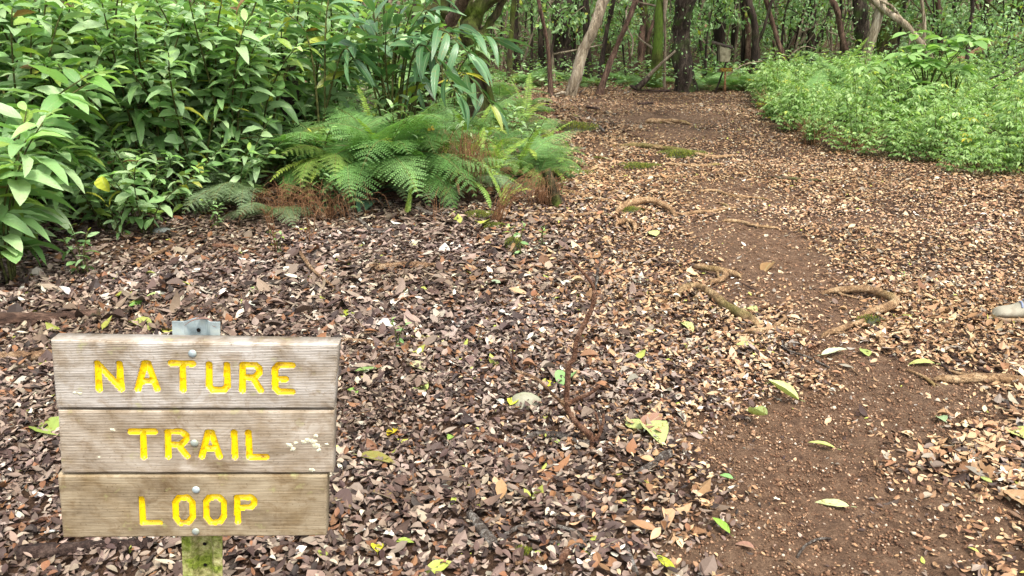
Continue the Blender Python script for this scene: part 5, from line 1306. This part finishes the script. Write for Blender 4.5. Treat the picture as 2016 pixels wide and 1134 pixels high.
def stick(label, px, r0, r1, mat='stick', **k):
    return onground(k.pop('name', 'stick'), label, px, r0, r1, mat, k.pop('cat', 'stick'), lift=k.pop('lift', 1.1), **k)
stick('rotting red-brown log with green moss along its lower side', [(-40, 648), (60, 640), (130, 636), (198, 626)], .045, .03, 'log', name='log', cat='log', lift=.5, bump=.25)
stick('tan rotten log running under the left edge of the sign', [(-40, 712), (40, 712), (110, 706)], .028, .024, 'stick', name='log', cat='log', lift=.5)
stick('long pale stick leading to the steel post top', [(160, 662), (215, 647), (268, 634), (310, 632), (368, 635)], .007, .006, bump=.1)
stick('thin bare stick joining the long pale one from the mossy log', [(190, 632), (240, 632), (280, 633)], .005, .004, bump=.1)
stick('thick brown stick emerging right of the sign', [(655, 677), (720, 681), (790, 687), (866, 692)], .013, .010, 'stick')
stick('short cut pale stick lying by itself on the left soil', [(262, 531), (300, 511), (340, 491)], .013, .013, 'stick', bump=.04)
stick('grey lichened stick slanting towards the rosette seedling', [(374, 512), (400, 495), (436, 470)], .014, .009, 'stick_dark')
stick('peeling orange-brown stick left of centre', [(420, 490), (470, 493), (520, 512)], .016, .008, 'stick_red')
stick('pale broken stick leaning up with a torn end', [(672, 582), (640, 562), (612, 540), (598, 518), (590, 500)], .007, .013, rise=.03)
stick('black lichened branch, curved, below the dark ferns', [(708, 438), (728, 455), (752, 462), (778, 450)], .014, .012, 'lichen')
stick('dark branch left of the flat moss mound', [(820, 418), (850, 428), (885, 424)], .02, .012, 'lichen')
stick('dark branch lying behind the curved lichened one', [(740, 430), (762, 420), (782, 414)], .014, .010, 'stick_dark')
stick('grey fallen plank of bark in the litter left of the moss tuft', [(728, 532), (790, 527), (868, 528)], .026, .022, 'stick', lift=.2, bump=.3)
stick('half-buried flat wood beside the yellow-brown moss tuft', [(955, 506), (985, 496), (1010, 484)], .03, .016, 'stick_dark', lift=.1, bump=.3)
stick('long dark stick lying across the litter above the sign', [(470, 578), (540, 576), (610, 573)], .008, .006, 'stick_dark')
stick('dark mossy stick at the left of the sign', [(-10, 700), (30, 745), (68, 770)], .010, .008, 'stick_dark')
stick('orange-brown stick at lower left beside the sign', [(-10, 1062), (50, 1042), (125, 1020)], .008, .007, 'stick_red')
stick('dark rotten plank below the sign at left', [(40, 1098), (140, 1090), (300, 1076)], .022, .018, 'stick_dark', lift=.2)
stick('grey stick leaning behind the post at the bottom', [(425, 1120), (480, 1098), (540, 1085)], .008, .006, 'stick_dark')
stick('brown stick lying left of the dead sapling foot', [(915, 852), (965, 872), (1028, 892)], .009, .010, 'stick_red')
stick('straight brown stick at the lower middle', [(1084, 955), (1135, 975), (1192, 1008)], .008, .009, 'stick_red')
stick('short black stick with broken end, first of the dark pair', [(1318, 742), (1340, 770), (1366, 800)], .012, .012, 'stick_dark')
stick('thin brown stick, second of the dark pair', [(1345, 748), (1365, 762), (1392, 776)], .006, .008, 'stick_red')
stick('small brown stick left of the bare soil', [(1274, 686), (1300, 704)], .008, .008, 'stick_red')
stick('dark thin stick where litter meets bare soil', [(1418, 684), (1432, 705), (1480, 718)], .007, .005, 'stick_red')
stick('white lichened twig curving along the bottom middle', [(985, 1066), (1020, 1046), (1060, 1038), (1110, 1046), (1140, 1062), (1158, 1090), (1180, 1102)], .006, .006, 'lichen', sides=8, n=40)
stick('second lichened twig forking under the curved one', [(1020, 1058), (1070, 1072), (1130, 1078), (1160, 1090)], .005, .005, 'lichen', n=30)
stick('bleached split driftwood at the lower middle', [(925, 1022), (945, 1052), (972, 1086)], .012, .018, 'lichen')
stick('flaky grey bark piece with a thin tail', [(1240, 944), (1280, 925), (1318, 902)], .007, .014, 'lichen', bump=.35)
stick('thin pale tail twig left of the flaky bark', [(1130, 955), (1180, 965), (1225, 962), (1245, 944)], .003, .003, 'stick', n=24)
stick('short orange wood chip below the sign right', [(538, 1098), (578, 1080)], .012, .009, 'stick_red')
stick('grey lichened stick near the bottom edge', [(1232, 1088), (1242, 1112), (1252, 1140)], .008, .008, 'lichen')
stick('thin curved bleached stick at the bottom edge', [(1248, 1140), (1250, 1105), (1268, 1078)], .006, .004, 'stick')
stick('pale twig end lying bottom left of the lichened twigs', [(1014, 1117), (1070, 1110)], .006, .006, 'stick')
stick('brown chunky stick by the yellow moss tuft at the bottom', [(1102, 1120), (1116, 1094)], .01, .012, 'stick_red')
stick('pale broken stick stub on the soil left of the bleached twig', [(1582, 760), (1598, 750), (1614, 742)], .008, .008, 'stick')
stick('thin white twig bent on the bare soil', [(1546, 650), (1541, 686), (1575, 702), (1600, 712), (1632, 728)], .005, .004, 'lichen', n=24)
stick('thin pale bent twig right of the white one', [(1632, 722), (1662, 720), (1688, 742)], .003, .003, 'stick')
stick('short thin forked twig at the lower right soil', [(1569, 1102), (1585, 1080), (1612, 1068), (1636, 1065)], .004, .003, 'lichen')
stick('flat brown sticks on the right litter', [(1892, 450), (1935, 436)], .012, .010, 'stick_red')
stick('thin pale stick below the herb patch at right', [(1935, 372), (1962, 372)], .010, .008, 'stick')
stick('dark thin stick running into the right litter', [(1840, 695), (1880, 710), (1950, 740)], .006, .005, 'stick_dark')
stick('thin dark stick on the right litter above the border root', [(1850, 720), (1865, 735), (1880, 750)], .005, .004, 'stick_dark')
stick('pale broken stick near the moss tuft', [(1030, 555), (1042, 545), (1050, 532)], .008, .008, 'stick')
stick('old mossy log lying on the left of the far path', [(1100, 256), (1130, 258), (1165, 252)], .07, .05, 'log', name='log', cat='log', lift=.5, bump=.3)
stick('thin grey broken branch on the old mossy log', [(1165, 246), (1178, 252), (1190, 262)], .02, .012, 'lichen')
stick('dark stick on the far clearing', [(1255, 208), (1285, 206)], .02, .02, 'stick_dark')
stick('dark branch on the left of the far clearing', [(1155, 214), (1180, 218)], .02, .015, 'stick_dark')
stick('dark branch line at the far edge of the clearing', [(1240, 172), (1262, 181), (1320, 182)], .025, .02, 'stick_dark')
stick('root-like dark twig pile left of the standing dead sapling', [(640, 605), (652, 590), (668, 578)], .005, .004, 'stick')

# standing dead sapling
b0 = at(1160, 880); D0 = b0.y
ds_ = thing('dead_sapling', 'bare brown dead sapling standing crookedly in the litter, forked at the tip', 'sapling', b0)
def dsb(pts, r0, r1, mat, nm='branch', dy=0.0):
    g = Geo(); P = [np.array(onY(px, py, D0 + dy * k_ / max(1, len(pts) - 1))) - np.array(b0) for k_, (px, py) in enumerate(pts)]
    n_ = 30; tube(g, smoothline(P, n_), np.linspace(r0, r1, n_) * 1.2, 8, .16, 4); return g.build(nm, M[mat], ds_, attrs=False)
dsb([(1162, 886), (1162, 858), (1140, 838), (1120, 812), (1115, 790), (1118, 755), (1120, 718), (1130, 706), (1135, 670), (1150, 640), (1166, 605), (1171, 570)], .0115, .0068, 'stick_red', 'stem')
dsb([(1171, 570), (1158, 548), (1140, 528), (1124, 512)], .0062, .004, 'stick_red')
dsb([(1171, 570), (1175, 550), (1177, 530)], .005, .004, 'lichen')
dsb([(1116, 798), (1138, 784), (1160, 775), (1180, 760)], .0078, .0055, 'stick_red', dy=-.05)
dsb([(1113, 798), (1090, 778), (1055, 745), (1015, 730)], .0055, .0045, 'stick', dy=-.08)
dsb([(1015, 730), (1002, 712), (990, 682)], .0035, .002, 'stick_red'); dsb([(1014, 728), (1010, 705), (1008, 676)], .003, .002, 'stick_red')
dsb([(1162, 880), (1176, 862), (1186, 838), (1188, 815)], .008, .004, 'stick_red')
dsb([(1164, 866), (1182, 852), (1172, 812)], .005, .004, 'stick_red')
stick('lichen-white branch lying at the foot of the dead sapling', [(1034, 876), (1060, 864), (1100, 866), (1135, 880), (1160, 884)], .011, .012, 'lichen', n=30)

# tangle of thin stems left of centre
for q, (pts, lab) in enumerate([([(640, 625), (636, 600), (660, 582), (690, 570)], 'thin pale stem tangle over the litter, leftmost loop'), ([(690, 625), (688, 600), (672, 582)], 'thin pale stem tangle over the litter, drooping loop'),
      ([(720, 660), (700, 640), (715, 655), (735, 668)], 'thin curved stem behind the thick brown stick'), ([(690, 668), (735, 668), (770, 660)], 'pale thin twig above the thick brown stick'), ([(848, 610), (880, 605), (905, 606)], 'pale thin twig left of the pale drooping leaf'),
      ([(935, 690), (945, 665), (930, 645)], 'thin pale looping twig right of the seed cluster')]):
    stick(lab, pts, .0032, .002, 'stick', rise=.03, sides=5, n=20, bump=.05, name='twig', cat='twig')

# ------------------------------------------------------------------ notable fallen leaves
def fleaf(label, a, b, wr, col, bend=.2, fold=.2, twist=.2, roll=0.0, lift=.02, tilt=.1, name='fallen_leaf', scale=1.0):
    pa, pb = np.array(at(*a)), np.array(at(*b)); L = np.linalg.norm(pb - pa) * scale
    d_ = (pb - pa) / np.linalg.norm(pb - pa); d_[2] += tilt
    tp = leaf_t(8, wr, fold, bend, .45, .8, twist, .05, .05)
    g = Geo(); scatter(g, tp, np.array([[0, 0, 0.]]), frames(np.array([d_]), None, np.array([roll])), [L], np.array([lin(col) * .82]))
    g2 = Geo(); P = np.array([[0, 0, 0], -d_ * L * .15 + [0, 0, .002]]); tube(g, P, [L * .014, L * .01], 4, col=tuple(lin(col) * .8))
    return tag(g.build(name, M['fresh'], base=None), label, 'leaf').__setattr__('location', Vector(pa + [0, 0, lift]))
LV = [('large green-yellow leaf half hidden behind the left edge of the sign', (124, 868), (66, 842), .55, (158, 176, 84)),
 ('yellow-green leaf propped beside the steel post top', (334, 668), (334, 634), .5, (206, 206, 100)), ('drooping pale green leaf left of the steel post top', (300, 660), (258, 640), .4, (180, 184, 100)),
 ('green leaf lying behind the sign, serrated and bright', (302, 603), (256, 612), .4, (112, 156, 60)), ('pale green leaf folded above the bright serrated one', (322, 592), (290, 590), .5, (176, 190, 120)),
 ('pale green leaf left of centre above the dark stick', (482, 576), (530, 586), .4, (184, 200, 130)), ('yellow-green blotched leaf beside the stem tangle', (684, 632), (655, 620), .7, (186, 194, 70)),
 ('green leaf pointing right, beside the upper right of the sign', (748, 732), (703, 748), .45, (142, 168, 100)), ('small bright green leaf below the pointed green leaf', (706, 782), (684, 775), .6, (150, 186, 90)),
 ('pale green drooping leaf right of the sign', (842, 780), (812, 758), .55, (192, 206, 120)), ('curled tan-green leaf standing behind the pale green one', (838, 738), (802, 718), .45, (206, 196, 150)),
 ('small yellow leaf near the right edge of the sign', (782, 852), (764, 868), .6, (222, 196, 40)), ('small round green leaf right of the yellow one', (892, 866), (882, 876), .8, (150, 180, 80)),
 ('pale round leaf touching the sign right edge', (654, 890), (672, 892), .6, (222, 222, 120)), ('long curled olive leaf below centre', (704, 906), (778, 926), .3, (150, 142, 70)),
 ('yellow oval leaf near the bottom middle', (744, 1100), (742, 1078), .75, (236, 226, 60)), ('big green-yellow leaf cut by the bottom border', (834, 1142), (886, 1122), .5, (190, 200, 90)),
 ('green and brown curled leaf left of the lichened twigs', (778, 1078), (815, 1076), .4, (160, 180, 70)), ('long yellow-green leaf sliding off the bottom border', (1290, 1102), (1326, 1136), .35, (196, 206, 60)),
 ('bright green leaf by the bleached driftwood at bottom', (1095, 1086), (1116, 1088), .5, (120, 176, 60)), ('small pale green leaf at the foot of the dead sapling', (1086, 874), (1112, 884), .6, (186, 208, 110)),
 ('pale triangular leaf left of the round pale one', (1232, 836), (1262, 856), .7, (196, 206, 130)), ('big round pale green leaf in the lower middle', (1262, 842), (1306, 880), .8, (190, 202, 130)),
 ('green leaf behind the stem of the dead sapling', (1128, 742), (1102, 768), .7, (150, 190, 120)), ('round yellow leaf beside the big cupped grey leaf', (1074, 768), (1092, 762), .9, (222, 222, 60)),
 ('tiny yellow leaf at the left of the cupped grey leaf', (1004, 806), (1016, 796), .9, (216, 220, 70)), ('pale green pointed leaf on the litter in the middle', (1338, 640), (1364, 660), .45, (206, 216, 140)),
 ('pale leaf on the mossy root', (1492, 622), (1468, 614), .7, (200, 210, 140)), ('pale green leaf lying flat below the bent root', (1488, 686), (1450, 688), .35, (190, 204, 120)),
 ('white-green pointed leaf, left of a touching pair', (1614, 706), (1652, 700), .4, (214, 222, 180)), ('white-green pointed leaf, right of the touching pair', (1636, 698), (1666, 698), .5, (216, 224, 190)),
 ('rounded green leaf right of the touching pair', (1694, 694), (1710, 706), .8, (168, 184, 100)), ('broad pale green leaf at the right edge of the bare soil', (1842, 724), (1788, 720), .4, (196, 204, 120)),
 ('crescent-curled pale leaf throwing a shadow on the soil', (1574, 802), (1516, 788), .38, (204, 216, 140)), ('pale green boat-shaped leaf on the bare soil', (1470, 822), (1502, 850), .42, (202, 216, 140)),
 ('flat pale green leaf in the middle of the bare soil', (1646, 894), (1590, 880), .25, (206, 216, 130)), ('white-green leaf with a brown nick on the lower soil', (1674, 1008), (1604, 992), .3, (216, 222, 160)),
 ('small green leaf on the soil left of the lowest white-green one', (1444, 952), (1416, 944), .45, (140, 190, 110)), ('twisted bright green leaf on the lower soil', (1438, 1062), (1402, 1034), .35, (150, 190, 70)),
 ('pinkish oval leaf on the lower soil', (1486, 1092), (1446, 1076), .45, (176, 132, 112)), ('pale leaf cut by the right border', (2016, 872), (1984, 850), .8, (214, 216, 130)), ('green leaf on the right litter', (1860, 840), (1842, 822), .6, (176, 200, 150)),
 ('small yellow leaf at lower right', (1926, 1098), (1902, 1084), .35, (206, 206, 110)), ('green leaf at right middle, half under the litter', (1952, 962), (1928, 952), .5, (180, 192, 110)), ('pale leaf under the moss on the old log', (1196, 316), (1168, 310), .4, (204, 206, 150)),
 ('small pale heart-shaped leaf in the upper litter', (1292, 470), (1282, 462), .8, (206, 212, 140)), ('pale blue-green leaf on the litter left of centre', (948, 562), (984, 572), .5, (186, 204, 170)), ('brown curled leaf under the distant grey bark', (1520, 522), (1500, 538), .45, (166, 128, 84)),
 ('big tan curled leaf hanging beside the rosette seedling', (425, 428), (386, 424), .4, (190, 140, 76)), ('tan dead leaf cupped under the left seedling', (162, 448), (142, 462), .6, (180, 120, 62)), ('yellow crumpled leaf hanging among the left shrubs', (200, 345), (214, 378), .8, (200, 208, 70)),
 ('yellow leaf hanging below the ginger', (852, 246), (846, 268), .6, (222, 186, 80)), ('orange leaf on the litter right of the dead sapling', (1156, 708), (1178, 714), .4, (198, 96, 40)), ('white oval leaf beside the cupped grey leaf', (978, 792), (990, 804), .6, (236, 234, 226)),
 ('large brown leaf beside the upper right edge of the sign', (664, 748), (704, 740), .6, (104, 82, 72)), ('large dark brown ribbed leaf right of the bottom plank', (654, 990), (692, 1012), .8, (104, 82, 76)), ('long brown veined leaf in the lower left litter', (728, 976), (778, 1000), .45, (124, 98, 88)),
 ('grey-brown boomerang leaf at the bottom middle', (1220, 1072), (1172, 1098), .45, (122, 98, 92)), ('brown leaf with pointed tip beside the big round pale leaf', (1254, 856), (1300, 836), .5, (164, 122, 100)), ('big tan leaf cut by the right border', (2020, 1010), (1978, 975), .9, (190, 150, 112)),
 ('white round shell-like leaf left of the sign foot', (84, 1062), (118, 1062), .6, (240, 238, 234)), ('white round leaf in the bottom middle', (754, 1060), (778, 1064), .9, (236, 228, 218)), ('white oval leaf in the bottom left litter', (700, 1062), (722, 1056), .9, (238, 232, 224))]
for lab, a, b, wr, col in LV:
    hang = {'yellow crumpled leaf hanging among the left shrubs': 5.2, 'yellow leaf hanging below the ginger': 6.9}.get(lab)
    if hang:
        g = Geo(); A, B = np.array(onY(*a, hang)), np.array(onY(*b, hang)); dd = B - A; L = np.linalg.norm(dd)
        scatter(g, leaf_t(8, wr, .4, .4, .45, .8, .3, .05, .1), np.zeros((1, 3)), frames(np.array([dd / L + [0, -.3, 0]]), np.array([[0, -1., .2]])), [L], np.array([lin(col)]))
        o = g.build('hanging_leaf', M['fresh']); tag(o, lab, 'leaf'); o.location = A; continue
    cr = 'crescent' in lab or 'boat' in lab
    fleaf(lab, a, b, wr, col, bend=random.uniform(-.1, .25) if not cr else -.35, fold=random.uniform(.1, .4) if not cr else .75, twist=random.uniform(-.4, .4), lift=.018 if not cr else .03, roll=random.uniform(-.25, .25), tilt=random.uniform(0, .15), scale=.55 if 'propped beside' in lab else 1.0)
g = Geo(); A_ = [sp(360, 646, -TH - .004), sp(378, 634, -TH - .004), sp(395, 631, -TH - .012), (sp(412, 633, -TH - .012)), sp(420, 644, -TH - .004), sp(432, 648, -TH - .003)]
P_ = np.array([s3(a_, -TH - .004 - (.012 if 1 < k_ < 4 else 0)) + np.array([0, 0, .003]) for k_, a_ in enumerate(A_)]); tube(g, smoothline(P_, 26), np.concatenate([np.linspace(.0005, .0055, 13), np.linspace(.0055, .0005, 13)]), 6, .2, 2, tuple(lin((128, 100, 88))), .4)
tag(g.build('fallen_leaf', M['litter']), 'curled brown leaf draped over the steel post top', 'leaf')
# big cupped grey leaf
pa = at(1034, 797); L = np.linalg.norm(np.array(at(1068, 795)) - np.array(at(1000, 795))); g = Geo(); V = []; Lf_ = []
for i_ in range(9):
    for j_ in range(13):
        u_ = i_ / 8 * 2 - 1; v_ = j_ / 12; hw = .40 * L * math.sin(math.pi * min(1, v_ ** .85)) ** .6
        V.append(((v_ - .5) * L * 1.05, u_ * hw, L * .36 * (1 - u_ * u_ * .95) * math.sin(math.pi * v_) ** .6 + .004 * math.sin(v_ * 30 + u_ * 3) * L * 2)); Lf_.append((u_, v_, 0))
g.add(V, [(i_ * 13 + j_, i_ * 13 + 13 + j_, i_ * 13 + 14 + j_, i_ * 13 + 1 + j_) for i_ in range(8) for j_ in range(12)], None, lin((158, 154, 132)), np.array(Lf_))
o = g.build('fallen_leaf', M['fresh']); tag(o, 'big domed grey-green dead leaf lying like a stone left of the dead sapling', 'leaf'); o.location = pa
# pale flower cluster
g = Geo(); n = 34; p = rng.normal(0, 1, (n, 3)) * [.05, .018, .012]; p[:, 2] = np.abs(p[:, 2]) + .01
scatter(g, leaf_t(3, .6, .4, .6), p, frames(rng.normal(0, 1, (n, 3))), rng.uniform(.018, .03, n), np.tile(lin((212, 200, 140)), (n, 1)) * rng.uniform(.85, 1.1, (n, 1)))
o = g.build('fallen_blossom', M['fresh']); tag(o, 'pale yellow crumpled blossom cluster beyond the thick brown stick', 'blossom'); o.location = at(836, 672)
# white flowers in the patch
for q, (px, py) in enumerate([(1757, 282), (1770, 220), (1842, 204)]):
    g = Geo(); a = np.arange(5) * 1.257; dr = np.stack([np.cos(a), np.sin(a), .3 + 0 * a], -1)
    scatter(g, leaf_t(3, .6, .1, .3), np.zeros((5, 3)), frames(dr), np.full(5, .035), np.tile(lin((240, 240, 244)), (5, 1)))
    o = g.build('flower', M['fresh']); tag(o, ['white flower low at the near side of the herb patch', 'white flower in the middle of the herb patch', 'white flower under the broad-leaved sapling'][q], 'flower'); pz = at(px, py + 30); o.location = onY(px, py, pz.y)
# stones and shells
def stone(label, px, py, r, fl, mat, seed_=1):
    g = Geo(); m, k_ = 12, 18; V = []
    for i_ in range(m + 1):
        for j_ in range(k_):
            th, ph = math.pi * i_ / m, 2 * math.pi * j_ / k_; d_ = np.array([math.sin(th) * math.cos(ph), math.sin(th) * math.sin(ph), math.cos(th)])
            V.append(d_ * r * (1 + .35 * (float(vnoise(d_[0] * 1.7 + seed_ * 9, d_[1] * 1.7 + d_[2])) - .5)) * np.array([1.2, .9, fl]))
    Qs = [(i_ * k_ + j_, i_ * k_ + k_ + j_, i_ * k_ + k_ + (j_ + 1) % k_, i_ * k_ + (j_ + 1) % k_) for i_ in range(m) for j_ in range(k_)]
    g.add(V, Qs); o = g.build('stone', M[mat], attrs=False); tag(o, label, 'stone'); o.location = at(px, py) + Vector((0, 0, r * fl * .5))
t = NT('grey stone'); n_ = t.noise(t.obj(), 14, 6, .65); M['stone'] = t.done(t.principled(t.ramp(n_, [(.35, tuple(lin((92, 96, 92)))), (.65, tuple(lin((150, 152, 146))))]), .8, .3, t.bump(n_, .6, .01)))
stone('smooth grey stone under the small leafy shrub', 318, 460, .06, .5, 'stone')
stone('black rounded lump at the foot of the mossy stump', 1098, 402, .06, .7, 'bark_dark', 3)
# ------------------------------------------------------------------ shoe at the right border
t = NT('dirty pale shoe'); n_ = t.noise(t.obj(), 26, 5, .6); M['shoe'] = t.done(t.principled(t.mix(t.ramp(n_, [(.5, (0, 0, 0)), (.75, (.7, .7, .7))]), tuple(lin((150, 144, 126))), tuple(lin((98, 80, 60)))), .7, .3, t.bump(t.noise(t.obj(), 300, 2), .2, .001)))
t = NT('shoe sole'); M['sole'] = t.done(t.principled(t.ramp(t.noise(t.obj(), 30, 4), [(.4, tuple(lin((176, 146, 108)))), (.7, tuple(lin((120, 104, 88))))]), .8, .3))
t = NT('shoe lace'); M['lace'] = t.done(t.principled(tuple(lin((124, 134, 156))), .8, .2)); t = NT('shoe lining'); M['lining'] = t.done(t.principled(tuple(lin((60, 50, 74))), .9, .1))
sp0 = at(1952, 632) + Vector((0, 0, .012)); sh = thing('shoe', 'off-white shoe toe with blue-grey laces entering at the right border', 'shoe', sp0, -.12, None, 1.15)
Ls = .29
prof = [(0, .012, .02, .03), (.02, .03, .04, .05), (.07, .043, .055, .067), (.13, .048, .06, .076), (.30, .048, .072, .092), (.42, .044, .095, .105), (.55, .038, .12, .12), (.78, .036, .14, .12), (.93, .034, .15, .12), (1.0, .02, .14, .10)]
def shoe_part(z0f, z1f, name, mat, wk=1.0):
    g = Geo(); ss = np.linspace(0, 1, 34); ar = np.array(prof); V = []; k_ = 20
    for s_ in ss:
        hw = np.interp(s_, ar[:, 0], ar[:, 1]) * wk; top_ = np.interp(s_, ar[:, 0], ar[:, 2])
        if name == 'sole': z0, z1 = 0.0, .022 + .006 * (s_ > .6)
        else: z0, z1 = .018, top_
        for j_ in range(k_):
            a = 2 * math.pi * j_ / k_; c_, s2 = math.cos(a), math.sin(a)
            p_ = .45 if name != 'sole' else .25
            V.append((s_ * Ls, hw * np.sign(c_) * abs(c_) ** p_ if name == 'sole' else hw * c_ * (1 - .15 * max(0, s2)), (z0 + z1) / 2 + (z1 - z0) / 2 * np.sign(s2) * abs(s2) ** (.8 if name != 'sole' else .35)))
    Qs = [(i_ * k_ + j_, i_ * k_ + (j_ + 1) % k_, (i_ + 1) * k_ + (j_ + 1) % k_, (i_ + 1) * k_ + j_) for i_ in range(33) for j_ in range(k_)]
    n0 = len(V); V += [(0, 0, .02), (Ls, 0, .07)]; T_ = [(n0, (j_ + 1) % k_, j_) for j_ in range(k_)] + [(n0 + 1, 33 * k_ + j_, 33 * k_ + (j_ + 1) % k_) for j_ in range(k_)]
    g.add(V, Qs, T_); return g.build(name, M[mat], sh, attrs=False)
shoe_part(0, 1, 'upper', 'shoe'); shoe_part(0, 1, 'sole', 'sole', 1.08)
for k_ in range(5):
    s_ = .36 + .05 * k_; x0 = s_ * Ls; zt = np.interp(s_, [p[0] for p in prof], [p[2] for p in prof]); hw = .034
    g = Geo(); P = [(x0, -hw, zt * .86), (x0 + .004, -hw * .5, zt + .002), (x0 + .006, 0, zt + .006), (x0 + .008, hw * .5, zt + .002), (x0 + .012, hw, zt * .86)]
    tube(g, smoothline(P, 12), .0045, 6); g.build('lace', M['lace'], sh, attrs=False)
g = Geo(); a = np.linspace(0, 6.283, 17)[:-1]
tube(g, [(Ls * .80 + .055 * math.cos(q), .028 * math.sin(q), .142 + .006 * math.cos(q)) for q in np.linspace(0, 6.283, 24)], .008, 6); g.build('collar', M['lining'], sh, attrs=False)

# ------------------------------------------------------------------ tidy
for o in list(C.objects):
    if o.parent is None and o.location.z < -40 and o.type == 'EMPTY':
        for c in list(o.children):
            for d_ in list(c.children): bpy.data.objects.remove(d_)
            bpy.data.objects.remove(c)
        bpy.data.objects.remove(o)
